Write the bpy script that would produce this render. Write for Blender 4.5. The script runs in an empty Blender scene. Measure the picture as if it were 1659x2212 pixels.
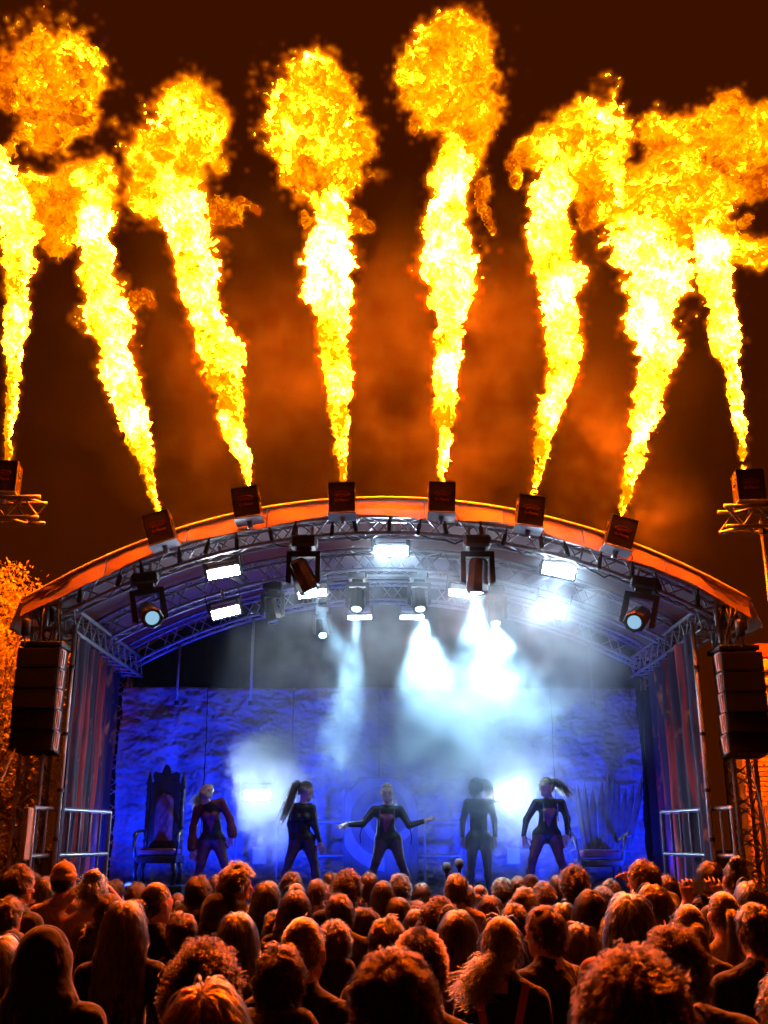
import bpy, math, random
import numpy as np
from mathutils import Vector, Matrix
rad = math.radians
random.seed(7)
SC = bpy.context.scene
COL = SC.collection

# ------------------------------------------------------------------ camera, world, exposure
FPX, U0, V0 = 2243.0, 829.5, 1106.0          # focal length and centre in 1659-wide picture units
PITCH = rad(17.5); CAM = np.array((0.0, 0.0, 1.9))
cd = bpy.data.cameras.new('camera'); cam = bpy.data.objects.new('camera', cd); COL.objects.link(cam)
cam.location = CAM; cam.rotation_euler = (math.pi / 2 + PITCH, 0, 0)
cd.sensor_fit = 'HORIZONTAL'; cd.sensor_width = 24.0; cd.lens = 24.0 * FPX / 1659.0
cd.clip_start = 0.05; cd.clip_end = 500
cd.dof.use_dof = True; cd.dof.focus_distance = 13.0; cd.dof.aperture_fstop = 5.0
SC.camera = cam
W = bpy.data.worlds.new('World'); SC.world = W; W.use_nodes = True
bg = W.node_tree.nodes['Background']
bg.inputs[0].default_value = (0.042, 0.0056, 0.0002, 1); bg.inputs[1].default_value = 1.0   # smoky night glow
SC.view_settings.view_transform = 'Standard'; SC.view_settings.look = 'None'
SC.view_settings.exposure = 0.0; SC.view_settings.gamma = 1.0
cy = SC.cycles
cy.use_denoising = True
cy.max_bounces = 2; cy.diffuse_bounces = 1; cy.glossy_bounces = 1; cy.transmission_bounces = 1
cy.volume_bounces = 0; cy.transparent_max_bounces = 8
cy.volume_step_rate = 3.0; cy.volume_max_steps = 64
cy.sample_clamp_indirect = 4.0; cy.caustics_reflective = False; cy.caustics_refractive = False
cy.use_light_tree = True

def P(u, v, Y):
    """picture point (1659-wide units) -> world point in the plane y = Y"""
    x = (u - U0) / FPX; y = (V0 - v) / FPX
    c, s = math.cos(PITCH), math.sin(PITCH)
    d = np.array((x, c - y * s, s + y * c))
    return CAM + d * (Y / d[1])
def PXM(u, v, Y):
    """picture units per metre at that point"""
    q = P(u, v, Y) - CAM
    return FPX / (q[1] * math.cos(PITCH) + q[2] * math.sin(PITCH))

# ------------------------------------------------------------------ materials
MATS = {}
def nodes_of(name):
    m = bpy.data.materials.new(name); m.use_nodes = True
    nt = m.node_tree; MATS[name] = m
    return m, nt, nt.nodes, nt.links
def mat(name, col, rough=0.6, metal=0.0, var=0.25, scale=6.0, bump=0.0, bscale=40.0, spec=0.5, col2=None, coat=0.0, coord='Object'):
    """procedural surface: colour varied by noise, roughness variation, fine bump"""
    m, nt, N, L = nodes_of(name)
    b = N['Principled BSDF']
    tc = N.new('ShaderNodeTexCoord')
    n = N.new('ShaderNodeTexNoise'); n.inputs['Scale'].default_value = scale; n.inputs['Detail'].default_value = 5
    L.new(tc.outputs[coord], n.inputs['Vector'])
    mx = N.new('ShaderNodeMix'); mx.data_type = 'RGBA'
    c2 = col2 if col2 else tuple(max(0, c * (1 - var)) for c in col)
    mx.inputs[6].default_value = (*c2, 1); mx.inputs[7].default_value = (*col, 1)
    mr = N.new('ShaderNodeMapRange'); mr.inputs[1].default_value = 0.35; mr.inputs[2].default_value = 0.65
    L.new(n.outputs['Fac'], mr.inputs[0]); L.new(mr.outputs[0], mx.inputs[0])
    L.new(mx.outputs[2], b.inputs['Base Color'])
    r2 = N.new('ShaderNodeMapRange'); r2.inputs[3].default_value = max(0.02, rough - 0.1); r2.inputs[4].default_value = min(1, rough + 0.12)
    L.new(n.outputs['Fac'], r2.inputs[0]); L.new(r2.outputs[0], b.inputs['Roughness'])
    b.inputs['Metallic'].default_value = metal; b.inputs['Specular IOR Level'].default_value = spec
    b.inputs['Coat Weight'].default_value = coat
    if bump:
        n2 = N.new('ShaderNodeTexNoise'); n2.inputs['Scale'].default_value = bscale; n2.inputs['Detail'].default_value = 4
        L.new(tc.outputs[coord], n2.inputs['Vector'])
        bp = N.new('ShaderNodeBump'); bp.inputs['Strength'].default_value = bump; bp.inputs['Distance'].default_value = 0.02
        L.new(n2.outputs['Fac'], bp.inputs['Height']); L.new(bp.outputs[0], b.inputs['Normal'])
    return m
def emis(name, col, strength):
    m, nt, N, L = nodes_of(name)
    N.remove(N['Principled BSDF']); e = N.new('ShaderNodeEmission')
    e.inputs[0].default_value = (*col, 1); e.inputs[1].default_value = strength
    L.new(e.outputs[0], N['Material Output'].inputs[0]); return m

mat('alu', (0.36, 0.36, 0.39), 0.36, 0.6, 0.3, 9)
mat('black_metal', (0.022, 0.022, 0.024), 0.42, 0.0, 0.4, 12, 0.08)
mat('black_wood', (0.006, 0.006, 0.006), 0.6, 0, 0.4, 15, 0.1)
mat('grille', (0.005, 0.005, 0.005), 0.8, 0.0, 0.5, 120, 0.3, 260)
mat('flight_black', (0.030, 0.026, 0.024), 0.5, 0.0, 0.4, 14, 0.12, 60)
mat('steel_edge', (0.5, 0.5, 0.5), 0.3, 1.0)
mat('deck', (0.02, 0.02, 0.022), 0.35, 0, 0.5, 3, 0.15, 30)
mat('asphalt', (0.05, 0.05, 0.05), 0.9, 0, 0.4, 4, 0.4, 60)
mat('black_cloth', (0.010, 0.010, 0.011), 0.9, 0, 0.5, 5, 0.25, 25)
mat('skin', (0.50, 0.27, 0.18), 0.5, 0, 0.15, 12, 0.05, 60)
mat('lens', (0.35, 0.5, 0.6), 0.05, 0.0, 0.3, 8, spec=0.9, coat=1.0)
mat('cable', (0.015, 0.015, 0.015), 0.5)
mat('white_plate', (0.5, 0.5, 0.52), 0.4, 0.3)

# ------------------------------------------------------------------ mesh helpers
class MB:
    def __init__(s): s.v = []; s.f = []
    def add(s, verts, faces):
        o = len(s.v); s.v += [tuple(map(float, p)) for p in verts]; s.f += [tuple(i + o for i in f) for f in faces]; return s
    def box(s, c, size, R=None, bev=0.0):
        hx, hy, hz = (x / 2 for x in size); c = np.array(c, float)
        if bev > 0:   # chamfered in plan on all edges: 24 vertices
            b = min(bev, hx * .49, hy * .49, hz * .49); vs = []
            for sx in (-1, 1):
                for sy in (-1, 1):
                    for sz in (-1, 1):
                        vs += [(sx * hx, sy * (hy - b), sz * (hz - b)), (sx * (hx - b), sy * hy, sz * (hz - b)), (sx * (hx - b), sy * (hy - b), sz * hz)]
            idx = lambda sx, sy, sz, k: ((sx > 0) * 4 + (sy > 0) * 2 + (sz > 0)) * 3 + k
            fs = []
            for sg in (-1, 1):
                fs.append([idx(sg, a, b_, 0) for a, b_ in ((-1, -1), (1, -1), (1, 1), (-1, 1))][::sg])
                fs.append([idx(a, sg, b_, 1) for a, b_ in ((-1, -1), (1, -1), (1, 1), (-1, 1))][::-sg])
                fs.append([idx(a, b_, sg, 2) for a, b_ in ((-1, -1), (1, -1), (1, 1), (-1, 1))][::sg])
            for a in (-1, 1):
                for b_ in (-1, 1):
                    fs.append([idx(a, b_, -1, 0), idx(a, b_, 1, 0), idx(a, b_, 1, 1), idx(a, b_, -1, 1)][::-a * b_])
                    fs.append([idx(a, -1, b_, 0), idx(a, 1, b_, 0), idx(a, 1, b_, 2), idx(a, -1, b_, 2)][::a * b_])
                    fs.append([idx(-1, a, b_, 1), idx(1, a, b_, 1), idx(1, a, b_, 2), idx(-1, a, b_, 2)][::-a * b_])
                    for c_ in (-1, 1):
                        fs.append([idx(a, b_, c_, k) for k in range(3)][::a * b_ * c_])
        else:
            vs = [(x * hx, y * hy, z * hz) for x in (-1, 1) for y in (-1, 1) for z in (-1, 1)]
            fs = [(0, 1, 3, 2), (4, 6, 7, 5), (0, 4, 5, 1), (2, 3, 7, 6), (0, 2, 6, 4), (1, 5, 7, 3)]
        vs = np.array(vs)
        if R is not None: vs = vs @ np.array(R).T
        return s.add(vs + c, fs)
    def tube(s, pts, r, n=8, cap=True):
        pts = np.array(pts, float); k = len(pts)
        rr = np.full(k, r) if np.isscalar(r) else np.array(r, float)
        t = np.gradient(pts, axis=0); t /= np.linalg.norm(t, axis=1)[:, None] + 1e-9
        up = np.array((0, 0, 1.0)) if abs(t[0][2]) < 0.9 else np.array((1.0, 0, 0))
        vs = []
        for i in range(k):
            a = np.cross(t[i], up); a /= np.linalg.norm(a) + 1e-9; b = np.cross(a, t[i])
            up = b
            for j in range(n):
                w = 2 * math.pi * j / n; vs.append(pts[i] + rr[i] * (a * math.cos(w) + b * math.sin(w)))
        fs = [(i * n + j, (i + 1) * n + j, (i + 1) * n + (j + 1) % n, i * n + (j + 1) % n) for i in range(k - 1) for j in range(n)]
        if cap: fs += [tuple(range(n)), tuple((k - 1) * n + j for j in range(n))[::-1]]
        return s.add(vs, fs)
    def lathe(s, prof, n=16, c=(0, 0, 0), R=None):
        vs = []; k = len(prof)
        for r, z in prof:
            for j in range(n):
                w = 2 * math.pi * j / n; vs.append((r * math.cos(w), r * math.sin(w), z))
        vs = np.array(vs)
        if R is not None: vs = vs @ np.array(R).T
        fs = [(i * n + j, i * n + (j + 1) % n, (i + 1) * n + (j + 1) % n, (i + 1) * n + j) for i in range(k - 1) for j in range(n)]
        fs += [tuple(range(n))[::-1], tuple((k - 1) * n + j for j in range(n))]
        return s.add(vs + np.array(c), fs)
    def sheet(s, grid):
        g = np.array(grid, float); a, b = g.shape[:2]
        fs = [(i * b + j, i * b + j + 1, (i + 1) * b + j + 1, (i + 1) * b + j) for i in range(a - 1) for j in range(b - 1)]
        return s.add(g.reshape(-1, 3), fs)
    def prism(s, outline, depth, axis=1, c=(0, 0, 0)):
        """2D outline (x,z) extruded along y"""
        n = len(outline)
        vs = [(x, -depth / 2, z) for x, z in outline] + [(x, depth / 2, z) for x, z in outline]
        fs = [tuple(range(n)), tuple(range(n, 2 * n))[::-1]] + [(i, n + i, n + (i + 1) % n, (i + 1) % n) for i in range(n)]
        return s.add(np.array(vs) + np.array(c), fs)
    def mesh(s, name, m, smooth=False):
        me = bpy.data.meshes.new(name); me.from_pydata(s.v, [], s.f); me.update()
        if smooth: me.polygons.foreach_set('use_smooth', [True] * len(me.polygons))
        if m: me.materials.append(MATS[m] if isinstance(m, str) else m)
        return me
    def build(s, name, m, parent=None, smooth=False):
        return obj(name, s.mesh(name, m, smooth), parent)
def obj(name, data, parent=None, M=None):
    o = bpy.data.objects.new(name, data); COL.objects.link(o)
    if parent is not None: o.parent = parent
    if M is not None: o.matrix_basis = M
    return o
def tag(o, label=None, cat=None, group=None, kind=None):
    if label: o['label'] = label
    if cat: o['category'] = cat
    if group: o['group'] = group
    if kind: o['kind'] = kind
    return o
def thing(name, label, cat, loc=(0, 0, 0), rz=0.0, group=None):
    o = obj(name, None); o.location = loc; o.rotation_euler = (0, 0, rz); o.empty_display_size = .2
    return tag(o, label, cat, group)
def Rx(a): c, s = math.cos(a), math.sin(a); return np.array(((1, 0, 0), (0, c, -s), (0, s, c)))
def Ry(a): c, s = math.cos(a), math.sin(a); return np.array(((c, 0, s), (0, 1, 0), (-s, 0, c)))
def Rz(a): c, s = math.cos(a), math.sin(a); return np.array(((c, -s, 0), (s, c, 0), (0, 0, 1)))
def M4(R, t):
    M = Matrix.Identity(4)
    for i in range(3):
        for j in range(3): M[i][j] = float(R[i][j])
        M[i][3] = float(t[i])
    return M
UNIT_BAR = None
def bar(name, a, b, r, parent, m='alu'):
    """one round bar as its own object; all share a unit cylinder mesh"""
    global UNIT_BAR
    if UNIT_BAR is None: UNIT_BAR = {}
    if m not in UNIT_BAR: UNIT_BAR[m] = MB().tube([(0, 0, 0), (0, 0, 1)], 1.0, 6).mesh('bar_' + m, m, True)
    a = Vector(a); b = Vector(b); d = b - a; q = d.to_track_quat('Z', 'Y')
    o = obj(name, UNIT_BAR[m], parent)
    o.matrix_basis = Matrix.Translation(a) @ q.to_matrix().to_4x4() @ Matrix.Diagonal((r, r, d.length, 1))
    return o
def aim(a, b):
    """rotation (euler) so that local -Z looks from a to b"""
    return (Vector(b) - Vector(a)).to_track_quat('-Z', 'Y').to_euler()

# ------------------------------------------------------------------ fields: FFT noise, surface nets, body fields
def fbm(shape, beta, seed, aniso=(1, 1, 1), lo=1.0, hi=None):
    r = np.random.default_rng(seed)
    w = np.fft.rfftn(r.standard_normal(shape).astype(np.float32))
    ks = [np.fft.fftfreq(n) * max(shape) for n in shape[:2]] + [np.fft.rfftfreq(shape[2]) * max(shape)]
    k2 = (ks[0][:, None, None] * aniso[0]) ** 2 + (ks[1][None, :, None] * aniso[1]) ** 2 + (ks[2][None, None, :] * aniso[2]) ** 2
    k = np.sqrt(k2); f = np.where(k < lo, 0, np.maximum(k, 1e-6) ** (-beta / 2))
    if hi: f = f * np.exp(-(k / hi) ** 2)
    n = np.fft.irfftn(w * f, s=shape, axes=(0, 1, 2)).astype(np.float32)
    return n / (n.std() + 1e-9)
def surface_nets(F, lo, h):
    """quads of the surface F = 0 (F > 0 inside); returns verts, faces, grid index of each vertex"""
    S = F > 0
    nx, ny, nz = F.shape
    acc = np.zeros((nx - 1, ny - 1, nz - 1, 3), np.float32); cnt = np.zeros((nx - 1, ny - 1, nz - 1), np.float32)
    corners = [(i, j, k) for i in (0, 1) for j in (0, 1) for k in (0, 1)]
    sl = lambda c: tuple(slice(c[a], F.shape[a] - 1 + c[a]) for a in range(3))
    for ax in range(3):
        for c in corners:
            if c[ax]: continue
            d = list(c); d[ax] = 1
            a, b = F[sl(c)], F[sl(d)]; x = (a > 0) != (b > 0)
            t = np.where(x, a / np.where(x, a - b, 1), 0)
            cnt += x
            for q in range(3): acc[..., q] += np.where(x, c[q] + (t if q == ax else 0), 0)
    act = cnt > 0
    vid = np.full(act.shape, -1, np.int64); I = np.argwhere(act); vid[act] = np.arange(len(I))
    V = (I + acc[act] / cnt[act][:, None]) * h + np.array(lo)
    faces = []
    for ax in range(3):
        o1, o2 = [a for a in range(3) if a != ax]
        s0 = [slice(1, n - 1) for n in F.shape]; s1 = list(s0); s0[ax] = slice(0, F.shape[ax] - 1); s1[ax] = slice(1, F.shape[ax])
        a = S[tuple(s0)]; b = S[tuple(s1)]
        for flip, m in ((False, a & ~b), (True, ~a & b)):
            E = np.argwhere(m)
            if not len(E): continue
            E[:, o1] += 1; E[:, o2] += 1
            q = []
            for d1, d2 in ((-1, -1), (0, -1), (0, 0), (-1, 0)):
                C = E.copy(); C[:, o1] += d1; C[:, o2] += d2; q.append(vid[C[:, 0], C[:, 1], C[:, 2]])
            q = np.stack(q, 1)
            if (ax == 1) != flip: q = q[:, ::-1]
            faces.append(q)
    return V, np.concatenate(faces), I
def np_mesh(name, V, Fq, mats=(), smooth=True, mi=None):
    me = bpy.data.meshes.new(name); n = len(Fq); k = Fq.shape[1]
    me.vertices.add(len(V)); me.vertices.foreach_set('co', np.ascontiguousarray(V, np.float32).ravel())
    me.loops.add(n * k); me.loops.foreach_set('vertex_index', np.ascontiguousarray(Fq, np.int32).ravel())
    me.polygons.add(n); me.polygons.foreach_set('loop_start', np.arange(0, n * k, k, dtype=np.int32))
    me.polygons.foreach_set('use_smooth', np.full(n, smooth))
    for m in mats: me.materials.append(MATS[m] if isinstance(m, str) else m)
    if mi is not None: me.polygons.foreach_set('material_index', np.ascontiguousarray(mi, np.int32))
    me.update(calc_edges=True)
    return me
class Field:
    """smooth union of tapered capsules on a grid; keeps which limb is nearest (for materials)"""
    def __init__(s, lo, hi, h):
        s.lo = np.array(lo, float); s.h = h
        s.n = np.ceil((np.array(hi) - s.lo) / h).astype(int) + 1
        s.ax = [s.lo[i] + h * np.arange(s.n[i]) for i in range(3)]
        s.D = np.full(s.n, 0.5, np.float32); s.B = np.full(s.n, 9.0, np.float32); s.L = np.zeros(s.n, np.int16)
    def cap(s, a, b, ra, rb=None, lab=0, k=0.03, flat=(1, 1, 1), sub=False):
        rb = ra if rb is None else rb
        a = np.array(a, float); b = np.array(b, float); fl = np.array(flat, float)
        m = max(ra, rb) * max(flat) + 0.08
        sl = []
        for i in range(3):
            i0 = int(np.clip((min(a[i], b[i]) - m - s.lo[i]) / s.h, 0, s.n[i] - 1)); i1 = int(np.clip((max(a[i], b[i]) + m - s.lo[i]) / s.h + 2, 1, s.n[i]))
            if i1 <= i0: return s
            sl.append(slice(i0, i1))
        sl = tuple(sl)
        X = s.ax[0][sl[0]][:, None, None]; Y = s.ax[1][sl[1]][None, :, None]; Z = s.ax[2][sl[2]][None, None, :]
        d = b - a; dd = float(d @ d)
        t = np.clip(((X - a[0]) * d[0] + (Y - a[1]) * d[1] + (Z - a[2]) * d[2]) / dd, 0, 1) if dd > 1e-9 else np.zeros((1, 1, 1))
        q = np.sqrt(((X - a[0] - t * d[0]) / fl[0]) ** 2 + ((Y - a[1] - t * d[1]) / fl[1]) ** 2 + ((Z - a[2] - t * d[2]) / fl[2]) ** 2)
        e = ((q - (ra + t * (rb - ra))) * min(flat)).astype(np.float32)
        D = s.D[sl]
        if sub:
            hh = np.clip(0.5 - 0.5 * (D + e) / k, 0, 1); s.D[sl] = D * (1 - hh) - e * hh + k * hh * (1 - hh)
        else:
            hh = np.clip(0.5 + 0.5 * (D - e) / k, 0, 1); s.D[sl] = D * (1 - hh) + e * hh - k * hh * (1 - hh)
            c = e < s.B[sl]; s.B[sl] = np.where(c, e, s.B[sl]); s.L[sl] = np.where(c, lab, s.L[sl])
        return s
    def ell(s, c, r, lab=0, k=0.03, sub=False):
        m = max(r); return s.cap(c, c, m, m, lab, k, tuple(x / m for x in r), sub)
    def mesh(s, name, mats, relabel=None):
        V, Q, I = surface_nets(-s.D, s.lo, s.h)
        lab = s.L[I[:, 0], I[:, 1], I[:, 2]]
        fl = np.max(lab[Q], axis=1)
        if relabel is not None: fl = relabel(V[Q].mean(1), fl)
        return np_mesh(name, V, Q, mats, True, fl)
def volume_grid(name, lo, hi, A, material):
    """a real volume: density array A (x,y,z) carried by the object's own points and turned into a grid"""
    nx, ny, nz = A.shape; lo = np.array(lo, float); hi = np.array(hi, float)
    xs, ys, zs = (np.linspace(lo[i], hi[i], A.shape[i]) for i in range(3))
    V = np.stack(np.meshgrid(xs, ys, zs, indexing='ij'), -1).reshape(-1, 3)
    me = bpy.data.meshes.new(name); me.vertices.add(len(V)); me.vertices.foreach_set('co', V.astype(np.float32).ravel())
    at = me.attributes.new('d', 'FLOAT', 'POINT'); at.data.foreach_set('value', np.ascontiguousarray(A, np.float32).ravel())
    o = obj(name, me)
    ng = bpy.data.node_groups.new(name + '_grid', 'GeometryNodeTree')
    ng.interface.new_socket('Geometry', in_out='INPUT', socket_type='NodeSocketGeometry')
    ng.interface.new_socket('Geometry', in_out='OUTPUT', socket_type='NodeSocketGeometry')
    N, L = ng.nodes, ng.links
    gi = N.new('NodeGroupInput'); go = N.new('NodeGroupOutput')
    vc = N.new('GeometryNodeVolumeCube'); sm = N.new('GeometryNodeSetMaterial'); sm.inputs['Material'].default_value = material
    vc.inputs['Min'].default_value = lo; vc.inputs['Max'].default_value = hi
    for k, n in (('Resolution X', nx), ('Resolution Y', ny), ('Resolution Z', nz)): vc.inputs[k].default_value = n
    pos = N.new('GeometryNodeInputPosition'); mr = N.new('ShaderNodeMapRange'); mr.data_type = 'FLOAT_VECTOR'; mr.clamp = True
    L.new(pos.outputs[0], mr.inputs['Vector'])
    mr.inputs[7].default_value = lo; mr.inputs[8].default_value = hi
    mr.inputs[9].default_value = (0, 0, 0); mr.inputs[10].default_value = (nx - 1, ny - 1, nz - 1)
    rd = N.new('ShaderNodeVectorMath'); rd.operation = 'ADD'; rd.inputs[1].default_value = (.5, .5, .5); L.new(mr.outputs[1], rd.inputs[0])
    fl = N.new('ShaderNodeVectorMath'); fl.operation = 'FLOOR'; L.new(rd.outputs[0], fl.inputs[0])
    dt = N.new('ShaderNodeVectorMath'); dt.operation = 'DOT_PRODUCT'; dt.inputs[1].default_value = (ny * nz, nz, 1); L.new(fl.outputs[0], dt.inputs[0])
    na = N.new('GeometryNodeInputNamedAttribute'); na.data_type = 'FLOAT'; na.inputs[0].default_value = 'd'
    si = N.new('GeometryNodeSampleIndex'); si.data_type = 'FLOAT'; si.domain = 'POINT'; si.clamp = True
    L.new(gi.outputs[0], si.inputs['Geometry']); L.new(na.outputs['Attribute'], si.inputs['Value']); L.new(dt.outputs['Value'], si.inputs['Index'])
    L.new(si.outputs[0], vc.inputs['Density']); L.new(vc.outputs[0], sm.inputs[0]); L.new(sm.outputs[0], go.inputs[0])
    md = o.modifiers.new('grid', 'NODES'); md.node_group = ng
    return o
def smoke_mat(name, col, density, aniso=0.0):
    m, nt, N, L = nodes_of(name); N.remove(N['Principled BSDF'])
    at = N.new('ShaderNodeAttribute'); at.attribute_name = 'density'
    mu = N.new('ShaderNodeMath'); mu.operation = 'MULTIPLY'; mu.inputs[1].default_value = density; L.new(at.outputs['Fac'], mu.inputs[0])
    v = N.new('ShaderNodeVolumePrincipled'); v.inputs['Color'].default_value = (*col, 1); v.inputs['Anisotropy'].default_value = aniso
    v.inputs['Density Attribute'].default_value = ''
    L.new(mu.outputs[0], v.inputs['Density']); L.new(v.outputs[0], N['Material Output'].inputs['Volume'])
    m.cycles.volume_sampling = 'MULTIPLE_IMPORTANCE'
    return m
# ================================================================== SETTING
DECK = 1.05                                   # height of the stage deck
YF, YB = 12.5, 16.5                           # front truss and back legs
tag(MB().sheet([[(-150, -40, 0), (150, -40, 0)], [(-150, 200, 0), (150, 200, 0)]]).build('ground', 'asphalt'), kind='structure')
st = thing('stage_platform', 'black raised stage deck the dancers stand on', 'stage')
MB().box((0.04, 14.5, DECK - 0.06), (8.3, 4.8, 0.12), bev=.01).build('deck_floor', 'deck', st)
for i in range(6):
    MB().box((-3.45 + i * 1.4, 12.16, (DECK - 0.14) / 2), (1.37, 0.04, DECK - 0.14), bev=.008).build('skirt_panel', 'black_cloth', st)

# ---- roof profile from the picture: front edge of the canopy
EDGE = [(47, 1302), (115, 1261), (208, 1217), (331, 1164.5), (430, 1133.5), (594, 1097), (711, 1084.6), (820, 1080.7), (927, 1083),
        (1024, 1091), (1242, 1136), (1302, 1155), (1358, 1172), (1468, 1226), (1561, 1269), (1619, 1295.6)]
ep = np.array([P(u, v, YF) for u, v in EDGE])
EC = np.polyfit(ep[:, 0], ep[:, 2], 4)
XL, XR = ep[0, 0], ep[-1, 0]
def zroof(x): return float(np.polyval(EC, x))

def fabric(name, col, trans, scale, bump, rough=0.75):
    m, nt, N, L = nodes_of(name)
    b = N['Principled BSDF']; b.inputs['Base Color'].default_value = (*col, 1); b.inputs['Roughness'].default_value = rough
    tc = N.new('ShaderNodeTexCoord'); n = N.new('ShaderNodeTexNoise'); n.inputs['Scale'].default_value = scale; n.inputs['Detail'].default_value = 4
    L.new(tc.outputs['Object'], n.inputs[0])
    mx = N.new('ShaderNodeMix'); mx.data_type = 'RGBA'; mx.inputs[6].default_value = (*[c * .7 for c in col], 1); mx.inputs[7].default_value = (*col, 1)
    L.new(n.outputs[0], mx.inputs[0]); L.new(mx.outputs[2], b.inputs['Base Color'])
    bp = N.new('ShaderNodeBump'); bp.inputs['Strength'].default_value = bump; bp.inputs['Distance'].default_value = .05
    L.new(n.outputs[0], bp.inputs['Height']); L.new(bp.outputs[0], b.inputs['Normal'])
    t = N.new('ShaderNodeBsdfTranslucent'); L.new(mx.outputs[2], t.inputs[0])
    ms = N.new('ShaderNodeMixShader'); ms.inputs[0].default_value = trans
    L.new(b.outputs[0], ms.inputs[1]); L.new(t.outputs[0], ms.inputs[2]); L.new(ms.outputs[0], N['Material Output'].inputs[0])
    return m
fabric('roof_skin', (0.075, 0.072, 0.085), 0.02, 1.2, 0.25)
fabric('valance_cloth', (0.28, 0.16, 0.10), 0.2, 2.5, 0.5)
mat('edge_roll', (0.75, 0.6, 0.4), 0.5)

rf = thing('stage_canopy', 'arched canopy roof over the stage with orange lit front edge', 'canopy')
xs = np.linspace(XL, XR, 41)
ys = np.linspace(YF - .02, YB + .6, 13)
def sag(x, y):     # fabric sinks a little between the ribs
    t = (y - YF) / 2.0; return -0.035 * abs(math.sin(math.pi * t)) + 0.01 * math.sin(x * 5.1 + y)
MB().sheet([[(x, y, zroof(x) + sag(x, y)) for x in xs] for y in ys]).build('roof_sheet', 'roof_skin', rf, True)
# hanging front band, one length per bay, gathered slightly
bays = np.linspace(XL + .03, XR - .03, 10)
for i in range(9):
    bx = np.linspace(bays[i], bays[i + 1] - .012, 12)
    g = []
    for k in range(5):
        t = k / 4
        g.append([(x, YF - .03 - .07 * t + .018 * math.sin(x * 9 + i) * t, zroof(x) - .01 - (0.23 + .03 * math.sin(x * 3)) * t) for x in bx])
    MB().sheet(g).build('valance', 'valance_cloth', rf, True)
MB().tube([(x, YF - .035, zroof(x) + .012) for x in np.linspace(XL, XR, 60)], .022, 8).build('edge_roll', 'edge_roll', rf, True)
# crumpled corner flaps at both ends
for sgn, xe in ((-1, XL), (1, XR)):
    g = []; rr = random.Random(5 + sgn)
    for k in range(7):
        t = k / 6; row = []
        for j in range(9):
            s_ = j / 8
            row.append((xe + sgn * (.10 * math.sin(t * 2.4)) - sgn * .05 * s_ + rr.uniform(-.012, .012),
                        YF - .05 + s_ * 1.6 + rr.uniform(-.02, .02), zroof(xe) - .34 * t + rr.uniform(-.02, .02) - .12 * math.sin(t * 3) * (1 - s_)))
        g.append(row)
    MB().sheet(g).build('corner_flap', 'valance_cloth', rf, True)
    g = []
    for k in range(6):
        t = k / 5
        g.append([(xe - sgn * (.03 + .55 * (j / 8)), YF - .06 + rr.uniform(-.02, .02), zroof(xe - sgn * .55 * (j / 8)) - .20 * t * (1 - .6 * (j / 8)) + rr.uniform(-.01, .01)) for j in range(9)])
    MB().sheet(g).build('corner_flap', 'valance_cloth', rf, True)

# ---- trusses: chords and every brace a part
def truss(name, label, path, size, r=.024, rb=.010, step=1, group=None, side=None, n_chord=4, upv=(0, 0, 1), cat='truss'):
    t = thing(name, label, cat, (0, 0, 0), 0, group)
    path = np.array(path, float); T = np.gradient(path, axis=0); T /= np.linalg.norm(T, axis=1)[:, None]
    up = np.array(upv, float); hs = size / 2; offs = []
    for i in range(len(path)):
        a = np.cross(T[i], up); a /= np.linalg.norm(a); b = np.cross(a, T[i]); offs.append((a, b))
    cor = [(-1, -1), (1, -1), (1, 1), (-1, 1)] if n_chord == 4 else [(-1, 1), (1, 1), (0, -1)]
    lines = [np.array([path[i] + hs * (c[0] * offs[i][0] + c[1] * offs[i][1]) for i in range(len(path))]) for c in cor]
    for ln in lines: MB().tube(ln, r, 8).build('chord', 'alu', t, True)
    nc = len(cor); idx = list(range(0, len(path), step))
    for q in range(nc):
        A, B = lines[q], lines[(q + 1) % nc]
        for k in range(len(idx) - 1):
            i, j = idx[k], idx[k + 1]
            a, b = (A[i], B[j]) if (k + q) % 2 == 0 else (B[i], A[j])
            bar('brace', a, b, rb, t)
    return t
def arch(y, drop, n, x0, x1): return [(x, y, zroof(x) - drop) for x in np.linspace(x0, x1, n)]
truss('arch_truss', 'curved front truss along the canopy edge carrying the flame units', arch(YF + .2, .30, 44, XL + .12, XR - .12), .22, .025, .010)
FT = bpy.data.objects['arch_truss']; cm_ = MB().box((0, 0, 0), (.05, .07, .16), bev=.01).tube([(0, -.02, .07), (0, -.03, .15)], .016, 6).mesh('tie_clamp', 'black_metal')
for x in np.linspace(-4.1, 4.2, 23):
    o = obj('tie_clamp', cm_, FT); o.location = (x + .05 * math.sin(x * 7), YF + .07, zroof(x) - .34 + .03 * math.sin(x * 11)); o.rotation_euler = (0, .25 * math.sin(x * 5), 0)
truss('arch_truss', 'second curved truss under the canopy behind the front one', arch(14.6, .26, 38, -4.1, 4.2), .30, .026, .010)
truss('arch_truss', 'rearmost curved truss under the canopy above the rock backdrop', arch(16.35, .30, 38, -4.05, 4.1), .30, .026, .010)
LX, RX = -3.98, 4.06
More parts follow.
